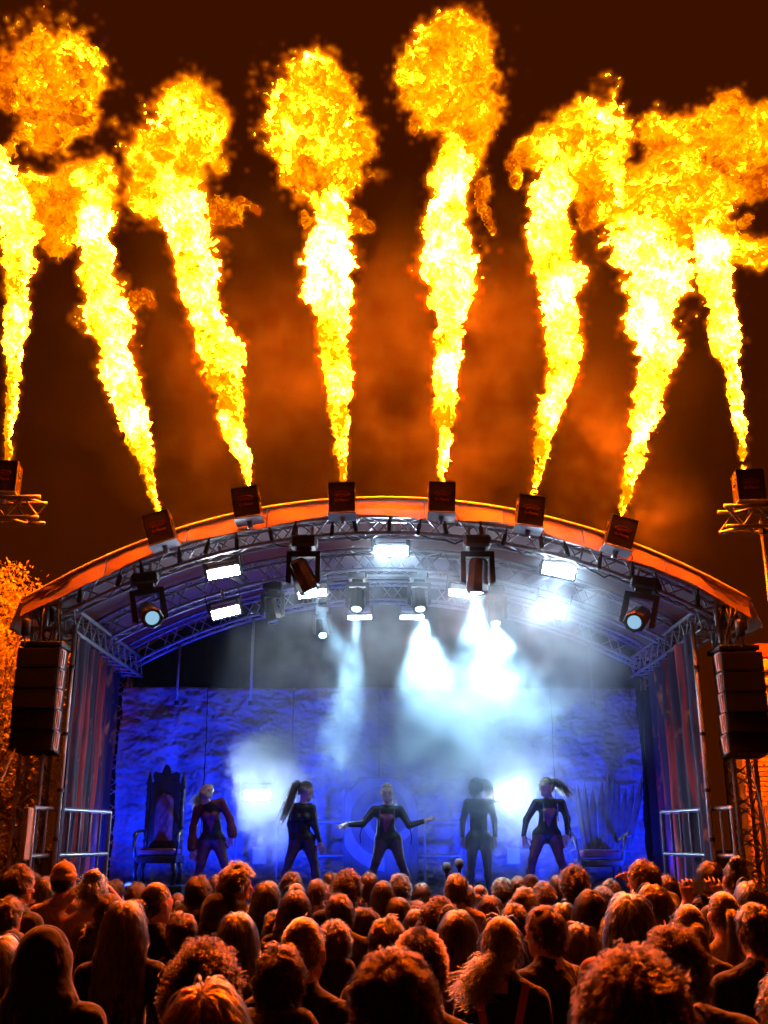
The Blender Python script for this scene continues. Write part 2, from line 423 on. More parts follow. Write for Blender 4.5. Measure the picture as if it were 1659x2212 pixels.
for sx, nm in ((LX, 'left'), (RX, 'right')):
    truss('side_truss', f'straight roof beam truss running back along the {nm} side of the stage', [(sx + .02 * np.sign(sx) * -(y - YF) * .0, y, 4.50) for y in np.linspace(YF + .1, YB, 22)], .28, .026, .011, group='side beams')
    truss('leg_truss', f'upright front leg truss at the {nm} corner of the stage', [(sx + np.sign(sx) * .17, YF + .15, z) for z in np.linspace(0.02, 4.35, 26)], .27, .026, .011, upv=(0, 1, 0), group='front legs')
    truss('rear_leg_truss', f'dark upright rear leg truss at the {nm} end of the rock backdrop', [(sx + np.sign(sx) * .25, YB + .35, z) for z in np.linspace(0.02, 4.4, 24)], .24, .024, .010, upv=(0, 1, 0), group='rear legs')
    # corner block with cables where the beams meet
    cb = thing('corner_joint', f'metal corner joint with coiled cables above the {nm} speaker column', 'truss joint', (sx + np.sign(sx) * .17, YF + .1, 4.36), 0, 'corner joints')
    for dx in (-.16, .02, .17):
        bar('post', (dx, -.10, -.02), (dx, -.10, .34), .03, cb)
    for zz in (0.0, .30): bar('post', (-.2, -.10, zz), (.2, -.10, zz), .026, cb)
    for k in range(7):
        rr = random.Random(k * 3 + (sx > 0)); pts = []
        x0, y0 = rr.uniform(-.2, .25), rr.uniform(-.2, -.12)
        for q in range(9):
            t = q / 8; pts.append((x0 * (1 - t) + -np.sign(sx) * .12 * t + .05 * math.sin(5 * t + k), y0 + .03 * math.cos(4 * t + k), .22 - .75 * t - .08 * math.sin(math.pi * t)))
        MB().tube(pts, .011, 6).build('cable', 'cable', cb, True)
    # thin drape pole
    dp = thing('drape_pole', f'slim silver pole at the front edge of the {nm} side drape', 'pole', (np.sign(sx) * 3.80, YF + .12, 0), 0, 'drape poles')
    MB().tube([(0, 0, .02), (0, 0, 4.42)], .028, 10).build('tube', 'alu', dp, True)
    for z in (1.9, 2.45, 3.1, 3.9): MB().lathe([(.04, -.02), (.04, .02)], 10, (0, 0, z)).build('clamp', 'black_metal', dp)
    # purlins linking ribs
for i, x in enumerate((-2.35, 2.45)):
    tg = thing('roof_strut', f'slanted silver strut between the roof trusses on the {"left" if x < 0 else "right"}', 'strut', (0, 0, 0), 0, 'roof struts')
    MB().tube([(x, YF + .2, zroof(x) - .38), (x * .84, 14.6, zroof(x * .84) - .36)], .035, 10).build('tube', 'alu', tg, True)
for u, lb in ((384, 'left'), (543, 'inner left'), (1278, 'right')):
    p = P(u, 1485, 16.45); q = P(u, 1375, 16.45)
    tg = thing('drop_pipe', f'thin upright pipe holding the {lb} part of the backdrop from above', 'pipe', (p[0], 16.42, p[2] - .3), 0, 'backdrop hanger pipes')
    MB().tube([(0, 0, 0), (0, 0, zroof(p[0]) - .45 - p[2] + .3)], .022, 8).build('tube', 'alu', tg, True)
    MB().lathe([(.035, -.03), (.035, .03)], 8, (0, 0, .05)).build('clamp', 'black_metal', tg)

# ---- painted side drapes
def drape_mat():
    m, nt, N, L = nodes_of('drape_print'); b = N['Principled BSDF']; b.inputs['Roughness'].default_value = .75; b.inputs['Specular IOR Level'].default_value = .2
    tc = N.new('ShaderNodeTexCoord')
    def noise(sc, vec, det=4):
        mp = N.new('ShaderNodeMapping'); mp.inputs['Scale'].default_value = vec; L.new(tc.outputs['Object'], mp.inputs[0])
        n = N.new('ShaderNodeTexNoise'); n.inputs['Scale'].default_value = sc; n.inputs['Detail'].default_value = det; n.inputs['Distortion'].default_value = .6
        L.new(mp.outputs[0], n.inputs[0]); return n
    drip = noise(2.6, (1, 1.6, .16)); blob = noise(1.5, (1, 1, .9)); fine = noise(5, (1, 1.2, .6))
    r1 = N.new('ShaderNodeValToRGB'); r1.color_ramp.elements[0].position = .50; r1.color_ramp.elements[1].position = .66
    r1.color_ramp.elements[0].color = (.035, .012, .04, 1); r1.color_ramp.elements[1].color = (.55, .03, .03, 1)
    L.new(drip.outputs[0], r1.inputs[0])
    r2 = N.new('ShaderNodeValToRGB'); r2.color_ramp.elements[0].position = .60; r2.color_ramp.elements[1].position = .74
    r2.color_ramp.elements[0].color = (0, 0, 0, 1); r2.color_ramp.elements[1].color = (.8, .8, .8, 1)
    mu = N.new('ShaderNodeMath'); mu.operation = 'MULTIPLY_ADD'; mu.inputs[1].default_value = .55; L.new(blob.outputs[0], mu.inputs[0])
    m3 = N.new('ShaderNodeMath'); m3.operation = 'MULTIPLY'; m3.inputs[1].default_value = .52; L.new(fine.outputs[0], m3.inputs[0]); L.new(m3.outputs[0], mu.inputs[2])
    L.new(mu.outputs[0], r2.inputs[0])
    mx = N.new('ShaderNodeMix'); mx.data_type = 'RGBA'; L.new(r2.outputs[0], mx.inputs[0]); L.new(r1.outputs[0], mx.inputs[6]); mx.inputs[7].default_value = (.75, .22, .05, 1)
    L.new(mx.outputs[2], b.inputs['Base Color'])
drape_mat()
for sx, nm in ((LX, 'left'), (RX, 'right')):
    g = []; sg = np.sign(sx); rr = random.Random(int(sx * 10))
    ph = [rr.uniform(0, 6) for _ in range(4)]
    for k in range(46):
        z = 1.1 + (4.33 - 1.1) * k / 45; row = []
        for j in range(70):
            t = j / 69; y = YF + .14 + t * 3.5
            w = .05 * math.sin(t * 34 + ph[0] + .12 * math.sin(z * 1.3)) * (0.35 + .65 * k / 45) + .03 * math.sin(t * 71 + ph[1] + .25 * z) + .006 * math.sin(z * 5 + t * 9 + ph[2])
            row.append((sg * (3.80 + .33 * t) + w, y, z))
        g.append(row)
    o = MB().sheet(g).build('side_drape', 'drape_print', None, True)
    tag(o, f'printed side curtain with red drips hanging at the {nm} side of the stage', 'curtain', 'side curtains')

# ---- black back cloth and rock backdrop
g = [[(x, YB + .55 + .04 * math.sin(x * 14), z) for x in np.linspace(-4.35, 4.4, 120)] for z in (DECK, 3, 5, 6.15)]
tag(MB().sheet([[(p[0], p[1], min(p[2], zroof(p[0]) - .05)) for p in row] for row in g]).build('back_cloth', 'black_cloth', None, True),
    'black back cloth closing the stage behind the rock backdrop', 'curtain')
mat('rock_paint', (0.42, 0.42, 0.46), .6, 0, .35, 2, .35, 9, col2=(0.24, 0.23, 0.27))
bl = P(268, 1485, YB + .1); br = P(1372, 1485, YB + .1)
def rocks(x0, x1, z0, z1, nx, nz, seed):
    n1 = fbm((nx, 8, nz), 4.2, seed, (.55, 1, 1), lo=2.5)[:, 0, :]; n2 = fbm((nx, 8, nz), 3.2, seed + 1, (1, 1, .45), lo=6)[:, 0, :]
    n3 = fbm((nx, 8, nz), 2.2, seed + 2, (1, 1, .5), lo=14)[:, 0, :]
    # terraces make ledges and cracks
    a = n1 * 1.5 + n2 * .5; st_ = np.floor(a) + np.clip((a - np.floor(a)) * 3.2, 0, 1)
    d = .024 * st_ + .008 * n2 + .003 * n3 - .03 * np.exp(-(n2 / .07) ** 2)
    return d
bd = thing('rock_backdrop', 'wide sculpted rock wall backdrop lit blue behind the dancers', 'backdrop', (0, 0, 0))
nxs = 6; bxs = np.linspace(bl[0], br[0], nxs + 1); ztop = bl[2]
big = rocks(0, 1, 0, 1, 360, 150, 21)
for i in range(nxs):
    a0, a1 = i * 60, (i + 1) * 60
    k1 = min(a1 + (1 if i < nxs - 1 else 0), 360)
    X = np.linspace(bxs[i], bxs[i + 1] - .012, k1 - a0); rr = random.Random(i)
    zt = ztop + rr.uniform(-.006, .006)
    rows = []
    for k in range(150):
        t = k / 149; rows.append([(x, YB + .05 - big[a0 + j, k] - (.0 if k < 149 else -.06), DECK + (zt + .004 * math.sin(x * 9 + i) - DECK) * t) for j, x in enumerate(X)])
    rows.append([(x, YB + .3, zt + .004 * math.sin(x * 9 + i)) for x in X])
    MB().sheet(rows).build('rock_panel', 'rock_paint', bd, True)
p0, p1 = P(1388, 1490, YB), P(1403, 1490, YB)
MB().box(((p0[0] + p1[0]) / 2 + .02, YB + .1, (DECK + p0[2]) / 2), (.16, .06, p0[2] - DECK), bev=.006).build('end_board', 'black_wood', bd)

# ---- railings at both sides and behind the dancers
def railing(label, pts, n, z0, zm, z1, r=.026, grp=None, gaps=()):
    t = thing('railing', label, 'railing', (0, 0, 0), 0, grp)
    a, b = np.array(pts[0], float), np.array(pts[1], float)
    for z in (z1, zm): bar('rail', (*a, z), (*b, z), r, t)
    for i in range(n + 1):
        q = a + (b - a) * i / n
        bar('post' if i in (0, n) else 'baluster', (*q, z0 if i in (0, n) or i % 3 == 0 else zm), (*q, z1), r * (1 if i in (0, n) else .7), t)
    return t
railing('silver guard railing along the left side of the stage', ((-3.95, 12.2), (-3.6, 14.2)), 7, DECK, 1.72, 2.24, grp='stage guard railings')
railing('silver guard railing along the right side of the stage', ((3.93, 12.2), (3.65, 14.2)), 7, DECK, 1.72, 2.24, grp='stage guard railings')
a = P(684, 1775, 16.0); b = P(994, 1775, 16.0)
railing('low pipe railing behind the central dancer', ((a[0], 16.0), (b[0], 16.0)), 4, DECK, DECK + .62, a[2])
mat('sandstone', (0.42, 0.33, 0.24), .85, 0, .3, 5, .4, 30)
side_board = lambda x, y, lb: tag(MB().box((x, y, 1.96), (.07, .22, .56), bev=.01).build('post_board', 'sandstone'), lb, 'board')
side_board(-3.98, 12.12, 'narrow sand coloured board on the front end of the left guard railing')

# ---- spiral emblem panel
mat('emblem_dark', (0.10, 0.105, 0.12), .7); mat('emblem_light', (0.26, 0.27, 0.30), .7)
em = thing('emblem_panel', 'panel with a big pale spiral emblem behind the central dancer', 'panel', (0, 0, 0))
ec = P(830, 1765, 15.9); k_ = 1 / PXM(830, 1765, 15.9)
x0, x1, z0_, z1_ = -87 * k_, 73 * k_, DECK - ec[2] + .01, 84 * k_
out = [(x0, z0_), (x1 - .18, z0_), (x1, z0_ + .2), (x1, z1_ - .35), (x1 - .28, z1_), (x0 + .22, z1_), (x0, z1_ - .3)]
MB().prism(out, .03, c=(ec[0], 15.93, ec[2])).build('board', 'emblem_dark', em)
def spiral(th0, th1, f, w, n=70):
    vs = []; fs = []
    for i in range(n):
        th = th0 + (th1 - th0) * i / (n - 1); r = f(th); ww = w(th)
        for q in (r - ww, r + ww):
            x = min(max(q * math.cos(th), x0 + .01), x1 - .01); z = min(max(q * math.sin(th), z0_ + .01), z1_ - .01)
            vs.append((ec[0] + x, 15.905, ec[2] + z))
    fs = [(2 * i, 2 * i + 1, 2 * i + 3, 2 * i + 2) for i in range(n - 1)]
    m = MB(); m.add(vs, fs); return m
spiral(-.6, 11.0, lambda t: .06 + .052 * (t + .6), lambda t: .022 + .0062 * (t + .6), 110).build('spiral', 'emblem_light', em)
for x in np.linspace(x0 + .12, x1 - .12, 6):
    MB().box((ec[0] + x, 15.912, ec[2] + (z0_ + z1_ - .4) / 2), (.004, .004, z1_ - z0_ - .5)).build('board_seam', 'black_wood', em)

# ---- PA line arrays
def cabinet_mesh(w, h, d):
    m = MB(); o = [(-w / 2, -d / 2), (w / 2, -d / 2), (w / 2 * .92, d / 2), (-w / 2 * .92, d / 2)]
    vs = [(x, y, -h / 2) for x, y in o] + [(x, y, h / 2) for x, y in o]
    m.add(vs, [(0, 3, 2, 1), (4, 5, 6, 7), (0, 1, 5, 4), (1, 2, 6, 5), (2, 3, 7, 6), (3, 0, 4, 7)]); return m
def line_array(u0, u1, v0, inner, lb):
    Y = 12.15; a = P(u0, v0, Y); b = P(u1, v0, Y); w = b[0] - a[0]; cx = (a[0] + b[0]) / 2
    t = thing('line_array', lb, 'speaker array', (cx, Y + .21, a[2]), 0, 'hanging line arrays')
    MB().box((0, .1, .0), (w, .5, .06), bev=.008).build('fly_frame', 'black_metal', t)
    cabm = cabinet_mesh(w, .228, .42).mesh('cabinet', 'black_wood'); gm = MB().box((0, 0, 0), (w - .03, .012, .205), bev=.004).mesh('grille', 'grille')
    z = -.06
    fm = MB()
    for (p, q) in (((0, -.03, -.1), (0, .10, -.1)), ((0, .10, -.1), (0, .14, .1)), ((0, .14, .1), (0, -.03, .1)), ((0, -.03, .1), (0, -.03, -.1)), ((0, .02, -.1), (0, .05, .1)), ((0, .09, -.1), (0, .11, .1))):
        fm.tube([p, q], .011, 5)
    fmm = fm.mesh('rigging_frame', 'white_plate')
    for i in range(5):
        ang = (0, 0, rad(1), rad(3), rad(6))[i]
        c = obj('cabinet', cabm, t); c.location = (0, .02 * (i > 2) * (i - 2), z - .115); c.rotation_euler = (-ang, 0, 0)
        g_ = obj('grille', gm, c); g_.location = (0, -.212, 0)
        f_ = obj('rigging_frame', fmm, c); f_.location = (inner * (w / 2 + .02), -.17, 0)
        z -= .240
    return t
line_array(40, 130, 1388, 1, 'black line array speaker column hanging left of the stage beside the tree')
line_array(1557, 1645, 1396, -1, 'black line array speaker column hanging right of the stage beside the brick wall')
for u, v, Y, lb in ((55, 1370, 12.2, 'hoist with hanging chain above the left speaker column'), (1600, 1372, 12.2, 'hoist with hanging chain above the right speaker column')):
    p = P(u, v, Y); t = thing('chain_hoist', lb, 'hoist', p)
    MB().lathe([(.03, -.02), (.055, .0), (.055, .16), (.03, .19)], 12).build('motor_body', 'black_metal', t, True)
    MB().tube([(0, 0, -.02), (0.0, 0, -.14)], .010, 6).build('chain', 'steel_edge', t)
    MB().tube([(.07 * math.cos(q), .05 * math.sin(q), .1 - .06 * q) for q in np.linspace(0, 3, 10)], .012, 6).build('cable', 'cable', t)

# ---- brick building on the right
mat('brick', (0.45, 0.28, 0.17), .85, 0, .4, 5, .4, 50, col2=(0.34, 0.18, 0.11)); mat('mortar', (0.20, 0.18, 0.16), .95, 0, .3, 20, .3, 80)
mat('door_wood', (0.30, 0.20, 0.11), .6, 0, .4, 4, .3, 20); mat('red_paint', (.45, .05, .03), .6)
bw = thing('brick_building', 'brick wall of a building at the right edge with stone bands', 'building', (5.72, 17.0, 0))
MB().box((1.6, .16, 2.3), (3.2, .28, 4.6)).build('wall', 'mortar', bw)
bm = MB().box((0, 0, 0), (.212, .04, .064), bev=.004).mesh('brick', 'brick'); nb = 0
for r_ in range(40):
    for c_ in range(4):
        x = .11 + c_ * .225 + (.1125 if r_ % 2 else 0); z = 1.0 + r_ * .0755
        if x > .95: continue
        o = obj('brick', bm, bw); o.location = (x, .015 + random.uniform(-.003, .003), z); nb += 1
hm = MB().box((0, 0, 0), (.10, .04, .064), bev=.004).mesh('half_brick', 'brick')
for r_ in range(1, 40, 2):
    o = obj('brick', hm, bw); o.location = (.052, 0.015, 1.0 + r_ * .0755)
for z, h_ in ((4.0, .18), (4.35, .12), (4.62, .2)): MB().box((1.6, -.02, z), (3.26, .16, h_), bev=.02).build('stone_band', 'sandstone', bw)
MB().box((.62, -.02, 4.85), (.5, .2, .22), bev=.01).build('parapet_block', 'red_paint', bw)
dd = thing('timber_door', 'tall timber gate of upright boards leaning in front of the brick wall', 'gate', (5.78, 16.75, 0))
for i in range(4): MB().box((i * .075, 0, 1.2), (.068, .03, 2.38 + .03 * (i % 2)), bev=.004).build('board', 'door_wood', dd)
for z in (.5, 1.85): MB().box((.14, .03, z), (.40, .03, .09), bev=.004).build('rail', 'door_wood', dd)
p = P(1655, 1556, 16.85); wl = thing('wall_lamp', 'round bulkhead lamp on the brick wall beside the right speakers', 'lamp', p)
MB().lathe([(.10, 0), (.10, .04), (.07, .09), (.0, .10)], 18, R=Rx(rad(90))).build('glass', 'white_plate', wl, True)
MB().box((0, .05, -.12), (.05, .04, .2), bev=.008).build('bracket', 'black_metal', wl)
gy = thing('guy_wire', 'thin black guy wire slanting down from the right speaker column', 'wire', (0, 0, 0))
MB().tube([P(1610, 1610, 12.3), P(1660, 1800, 11.6)], .008, 5).build('cord', 'cable', gy)
gy = thing('guy_wire', 'thin black guy wire slanting down from the left speaker column', 'wire', (0, 0, 0))
MB().tube([P(40, 1600, 12.3), P(2, 1690, 11.6)], .010, 5).build('cord', 'cable', gy)

# ---- tree at the left edge
def leaf_mat():
    m, nt, N, L = nodes_of('leaf'); b = N['Principled BSDF']; b.inputs['Roughness'].default_value = .55
    oi = N.new('ShaderNodeNewGeometry'); r = N.new('ShaderNodeValToRGB'); L.new(oi.outputs['Random Per Island'], r.inputs[0])
    r.color_ramp.elements[0].color = (.26, .21, .03, 1); r.color_ramp.elements[1].color = (.48, .40, .06, 1)
    L.new(r.outputs[0], b.inputs['Base Color'])
    t = N.new('ShaderNodeBsdfTranslucent'); L.new(r.outputs[0], t.inputs[0]); ms = N.new('ShaderNodeMixShader'); ms.inputs[0].default_value = .35
    L.new(b.outputs[0], ms.inputs[1]); L.new(t.outputs[0], ms.inputs[2]); L.new(ms.outputs[0], N['Material Output'].inputs[0])
leaf_mat(); mat('bark', (.12, .08, .05), .9, 0, .4, 8, .6, 30)
def tree(x, y, label, clumps, seed, n_leaf, trunk_h=2.2):
    R = np.random.default_rng(seed); t = thing('tree', label, 'tree', (x, y, 0))
    tm = MB(); tm.tube([(0, 0, -.05), (.05, .02, trunk_h * .5), (0, 0, trunk_h), (.05, 0, trunk_h + 1.2)], [.16, .13, .10, .05], 10)
    for c, r in clumps:
        c = np.array(c); b0 = np.array((0, 0, min(trunk_h, max(.6, c[2] - .9))))
        for k in range(4):
            e = c + R.normal(0, r * .55, 3); mid = (b0 + e) / 2 + np.array((0, 0, .12)); tm.tube([b0, mid, e], [.05, .03, .008], 6)
    tm.build('trunk', 'bark', t, True)
    tot = sum(r ** 2 for _, r in clumps); V = []; F = []
    for c, r in clumps:
        n = int(n_leaf * r * r / tot); c = np.array(c)
        ntw = max(6, n // 22)
        tw = c + R.normal(0, 1, (ntw, 3)) * 0 + (lambda d: d / np.linalg.norm(d, axis=1)[:, None])(R.normal(0, 1, (ntw, 3))) * (r * R.uniform(.35, 1.08, (ntw, 1)) ** .7)
        for p in tw:
            for _ in range(n // ntw):
                q = p + R.normal(0, .085, 3); L_ = R.uniform(.045, .085); d = R.normal(0, 1, 3) + np.array((0, -.3, -.5)); d /= np.linalg.norm(d)
                s = np.cross(d, R.normal(0, 1, 3)); s /= np.linalg.norm(s) + 1e-9; nn = np.cross(d, s)
                i = len(V); V += [q, q + d * L_ * .5 + s * L_ * .27 + nn * L_ * .08, q + d * L_, q + d * L_ * .5 - s * L_ * .27 + nn * L_ * .08]
                F.append((i, i + 1, i + 2, i + 3))
    cr = obj('crown', np_mesh('crown', np.array(V), np.array(F), ['leaf'], False), t); cr['kind'] = 'stuff'
    return t
tree(-5.82, 15.6, 'leafy tree lit orange at the left edge beside the speakers',
     [((-.1, 0, 5.2), .78), ((.40, -.2, 4.75), .62), ((-.5, -.3, 4.6), .85), ((.45, -.2, 4.2), .6), ((-.3, -.3, 3.9), .9), ((.35, -.1, 3.5), .7), ((-.2, -.4, 2.9), .9), ((.45, 0, 2.8), .65), ((.1, -.3, 2.2), .8), ((-.5, 0, 3.4), .8), ((.55, -.1, 2.1), .5)], 3, 30000, 2.4)
tree(-5.35, 13.6, 'low dark bush under the left tree beside the leg truss', [((.15, 0, 1.6), .5), ((.35, 0, 1.15), .5), ((-.25, 0, 1.3), .55), ((.4, .1, .6), .5)], 9, 5000, .7)
# ================================================================== STAGE LIGHTING
mat('strobe_body', (.03, .03, .033), .45, .2); mat('yoke', (.028, .026, .025), .4, .1, bump=.05)
emis('strobe_glow', (0.85, 0.92, 1.0), 120.0); emis('strobe_glow_cool', (0.55, 0.76, 1.0), 360.0); emis('strobe_hot', (0.62, 0.80, 1.0), 230.0); emis('strobe_floor', (0.60, 0.80, 1.0), 380.0); emis('lamp_glow', (.55, .85, 1.0), 10.0); emis('lamp_glow_dim', (.35, .65, .9), .8)
def strobe(u, v, Y, wpx, hpx, tilt, lb, glow='strobe_glow', pitch=25, hang=True, zfix=None):
    p = P(u, v, Y); k = 1 / PXM(u, v, Y); w, h = wpx * k, hpx * k
    t = thing('strobe_light', lb, 'strobe light', p); t.rotation_euler = (rad(pitch), rad(tilt), 0)
    hb = max(.22, h * 2.2)
    MB().box((0, .07, hb * .5 - h * .75), (w + .06, .12, hb), bev=.012).build('housing', 'strobe_body', t)
    MB().box((0, .007, 0), (w, .004, h)).build('light_bar', glow, t)
    for q in (.22, .40): MB().box((0, .004, hb * (q + .45) - h * .75), (w * .92, .012, .035), bev=.003).build('led_plate', 'white_plate', t)
    for s_ in (-1, 1):
        MB().box((s_ * (w / 2 + .045), .07, h * 1.2), (.016, .06, hb * 1.1), bev=.003).build('yoke_arm', 'yoke', t)
    if hang: MB().tube([(0, .08, hb - h * .75), (0, .08, hb - h * .75 + .16)], .022, 8).build('clamp', 'alu', t)
    return t
strobe(845, 1190, 13.15, 70, 20, 0, 'brightest white strobe bar at the top centre under the canopy', 'strobe_glow_cool')
strobe(483, 1237, 12.85, 68, 20, -11, 'white strobe bar under the front truss between the two left moving heads')
strobe(1207, 1233, 12.85, 68, 24, 12, 'white strobe bar glowing in smoke under the front truss at right', 'strobe_hot')
strobe(675, 1283, 14.45, 60, 14, -7, 'strobe bar on the second truss below the inner left moving head')
strobe(1000, 1283, 14.45, 60, 14, 7, 'strobe bar on the second truss below the inner right moving head')
strobe(488, 1323, 14.3, 60, 18, -14, 'strobe bar on the second truss far left of the roof')
strobe(1190, 1323, 14.3, 60, 18, 14, 'strobe bar on the second truss far right of the roof inside thick smoke', 'strobe_hot')
strobe(777, 1334, 16.1, 50, 8, -1, 'slim strobe bar on the rear truss left of centre', hang=True)
strobe(890, 1334, 16.1, 50, 8, 1, 'slim strobe bar on the rear truss right of centre', hang=True)
for u, v, wp, hp, lb in ((556, 1718, 56, 18, 'upstage strobe on a stand glowing through the smoke puff at left'), (1098, 1717, 54, 22, 'upstage strobe on a stand between the two right dancers')):
    t = strobe(u, v, 16.0, wp, hp, 0, lb, 'strobe_floor', 0, False)
    zz = t.location.z
    for dx in (-.30, .30): bar('stand_pole', (dx, .1, -(zz - DECK)), (dx, .1, .05), .02, t)
    bar('cross_bar', (-.30, .1, -.12), (.30, .1, -.12), .018, t)
    MB().box((.05, .1, -(zz - DECK) + .62), (.20, .08, .24), bev=.01).build('control_box', 'white_plate', t)
def spot(name, loc, target, energy, col, angle, blend=.3, radius=.05, parent=None):
    l = bpy.data.lights.new(name, 'SPOT'); l.energy = energy; l.color = col; l.spot_size = rad(angle); l.spot_blend = blend; l.shadow_soft_size = radius
    o = obj(name, l); o.location = loc; o.rotation_euler = aim(loc, target); return o
def moving_head(u, v, Y, target, lb, energy=0, angle=16, scale=1.0, yaw=0.0, roll=0.0, col=(.42, .74, 1.0)):
    """base on a truss clamp, two-armed yoke, tilting head with a round lens"""
    p = P(u, v, Y); t = thing('moving_head', lb, 'stage light', p, yaw, 'moving head lights'); t.rotation_euler = (0, roll, yaw)
    s = scale
    MB().box((0, 0, 0), (.34 * s, .26 * s, .15 * s), bev=.03 * s).build('base', 'yoke', t)
    for dx in (-.1, .1):
        MB().tube([(dx * s, 0, .07 * s), (dx * s, 0, .2 * s)], .022 * s, 8).build('clamp', 'alu', t)
    MB().box((0, 0, -.10 * s), (.20 * s, .16 * s, .06 * s), bev=.01).build('pan_joint', 'yoke', t)
    y = MB(); y.prism([(-.21 * s, -.13 * s), (.21 * s, -.13 * s), (.215 * s, -.52 * s), (.15 * s, -.55 * s), (.15 * s, -.20 * s), (-.15 * s, -.20 * s), (-.15 * s, -.55 * s), (-.215 * s, -.52 * s)], .12 * s)
    y.build('yoke', 'yoke', t)
    c = np.array((0, 0, -.44 * s))
    inv = np.linalg.inv(np.array(t.rotation_euler.to_matrix())); d = inv @ (np.array(target) - p) - c; d /= np.linalg.norm(d)
    q = Vector(d).to_track_quat('-Z', 'Y'); R = np.array(q.to_matrix())
    h = MB(); prof = [(.10, .22), (.125, .18), (.128, -.02), (.14, -.10), (.14, -.2), (.125, -.215), (.105, -.215), (.10, -.19), (0.001, -.19)]
    h.lathe([(r * s, z * s) for r, z in prof], 8, c, R); h.build('lamp_head', 'yoke', t)
    l = MB(); l.lathe([(.085 * s, -.192 * s), (.085 * s, -.2 * s), (.06 * s, -.215 * s), (.001, -.222 * s)], 16, c, R); l.build('lens', 'lamp_glow' if energy > 100 else 'lamp_glow_dim' if energy else 'lens', t, True)
    if energy:
        w = np.array(t.rotation_euler.to_matrix()) @ (c + d * .235 * s) + p
        spot('beam', w, target, energy, col, angle, .9, .05)
    return t
moving_head(312, 1252, 12.62, P(480, 1560, 9.5), 'outer left moving head under the front truss pointing inwards', 25, roll=rad(-12), yaw=.3)
moving_head(657, 1172, 12.62, P(900, 1760, 12.7), 'inner left moving head under the front truss with a beam to the right', 2600, 24)
moving_head(1030, 1172, 12.62, P(1010, 1760, 12.7), 'inner right moving head under the front truss with a wide smoky beam', 2600, 50)
moving_head(1392, 1262, 12.62, P(1150, 1560, 9.5), 'outer right moving head under the front truss pointing inwards', 25, 34, roll=rad(14), yaw=-.3)
moving_head(590, 1268, 14.6, P(700, 1750, 14.2), 'dark moving head on the second truss beside the left strobe bar', 0, scale=.8)
moving_head(1068, 1275, 14.6, P(1100, 1800, 13.2), 'lit moving head on the second truss in thick smoke at right', 1900, 80, scale=.8)
moving_head(772, 1245, 14.7, P(730, 1800, 13.3), 'moving head with an added beam hanging left of centre on the second truss', 2400, 22, scale=.8)  # fixture is a dark silhouette; its beam is added to backlight the haze
moving_head(905, 1245, 14.7, P(960, 1800, 13.3), 'moving head with an added beam hanging right of centre on the second truss', 2600, 46, scale=.8)  # beam added here as well, filling the haze behind the dancers
moving_head(697, 1318, 16.1, P(742, 1850, 13.6), 'small moving head on the rear truss with a narrow beam to the floor', 1800, 14, scale=.7)
# blue wash: floor cans on the front lip of the deck and along the back
mat('can_body', (.02, .02, .02), .5); emis('blue_glow', (.02, .07, 1.0), 8.0)
def floor_can(loc, target, lb, energy, col, angle, grp='floor wash lights'):
    t = thing('floor_can', lb, 'stage light', loc, 0, grp)
    d = np.array(target, float) - np.array(loc) - np.array((0, 0, .16)); d /= np.linalg.norm(d); R = np.array(Vector(d).to_track_quat('-Z', 'Y').to_matrix())
    MB().lathe([(.05, .12), (.085, .09), (.09, -.10), (.08, -.10), (.078, -.07), (.001, -.07)], 14, (0, 0, .16), R).build('body', 'can_body', t)
    MB().lathe([(.076, -.072), (.07, -.078), (.001, -.08)], 14, (0, 0, .16), R).build('lens', 'blue_glow', t)
    MB().tube([(-.11, 0, .16), (-.11, 0, .01), (.11, 0, .01), (.11, 0, .16)], .012, 6).build('bracket', 'can_body', t)
    spot('wash', np.array(loc) + np.array((0, 0, .16)) + d * .12, target, energy, col, angle, .8, .06)
BLUE = (.002, .024, 1.0)
for i, (x, tx, e, nm) in enumerate(((-3.75, -3.6, 230, 'first'), (-2.45, -2.4, 270, 'second'), (-1.25, -1.2, 240, 'third'), (.0, .0, 150, 'fourth'), (1.3, 1.3, 240, 'fifth'), (2.15, 2.3, 270, 'sixth'), (3.8, 3.5, 230, 'seventh'))):
    floor_can((x, 15.0, DECK), (tx, 16.5, 3.4), f'{nm} blue wash can from the left at the foot of the backdrop', e * 1.35, BLUE, 115)
for x, nm in ((-2.6, 'left'), (2.6, 'right')):
    floor_can((x, 12.5, DECK), (x * .3, 15.0, 2.4), f'blue wash can on the {nm} of the stage lip', 110, BLUE, 75)
PURP = (.14, .06, 1.0)
floor_can((-3.6, 15.6, DECK), (-4.2, 12.6, 3.6), 'blue wash can at the back left aimed at the left leg truss', 90, PURP, 80)
floor_can((3.7, 15.6, DECK), (4.2, 12.6, 3.6), 'blue wash can at the back right aimed at the right leg truss', 90, PURP, 80)
# cables looping under the front truss
for i in range(8):
    rr = random.Random(40 + i); x = -3.4 + i * .95
    t = thing('cable_loop', f'black cable loop number {("one","two","three","four","five","six","seven","eight")[i]} from the left sagging under the front truss', 'cable')
    x2 = x + rr.uniform(.5, 1.0); pts = []
    for q in range(14):
        s_ = q / 13; xx = x + (x2 - x) * s_; pts.append((xx, YF + .08 + .02 * math.sin(9 * s_), zroof(xx) - .40 - rr.uniform(.04, .07) * math.sin(math.pi * s_) * 2))
    MB().tube(pts, .010, 5).build('cord', 'cable', t)

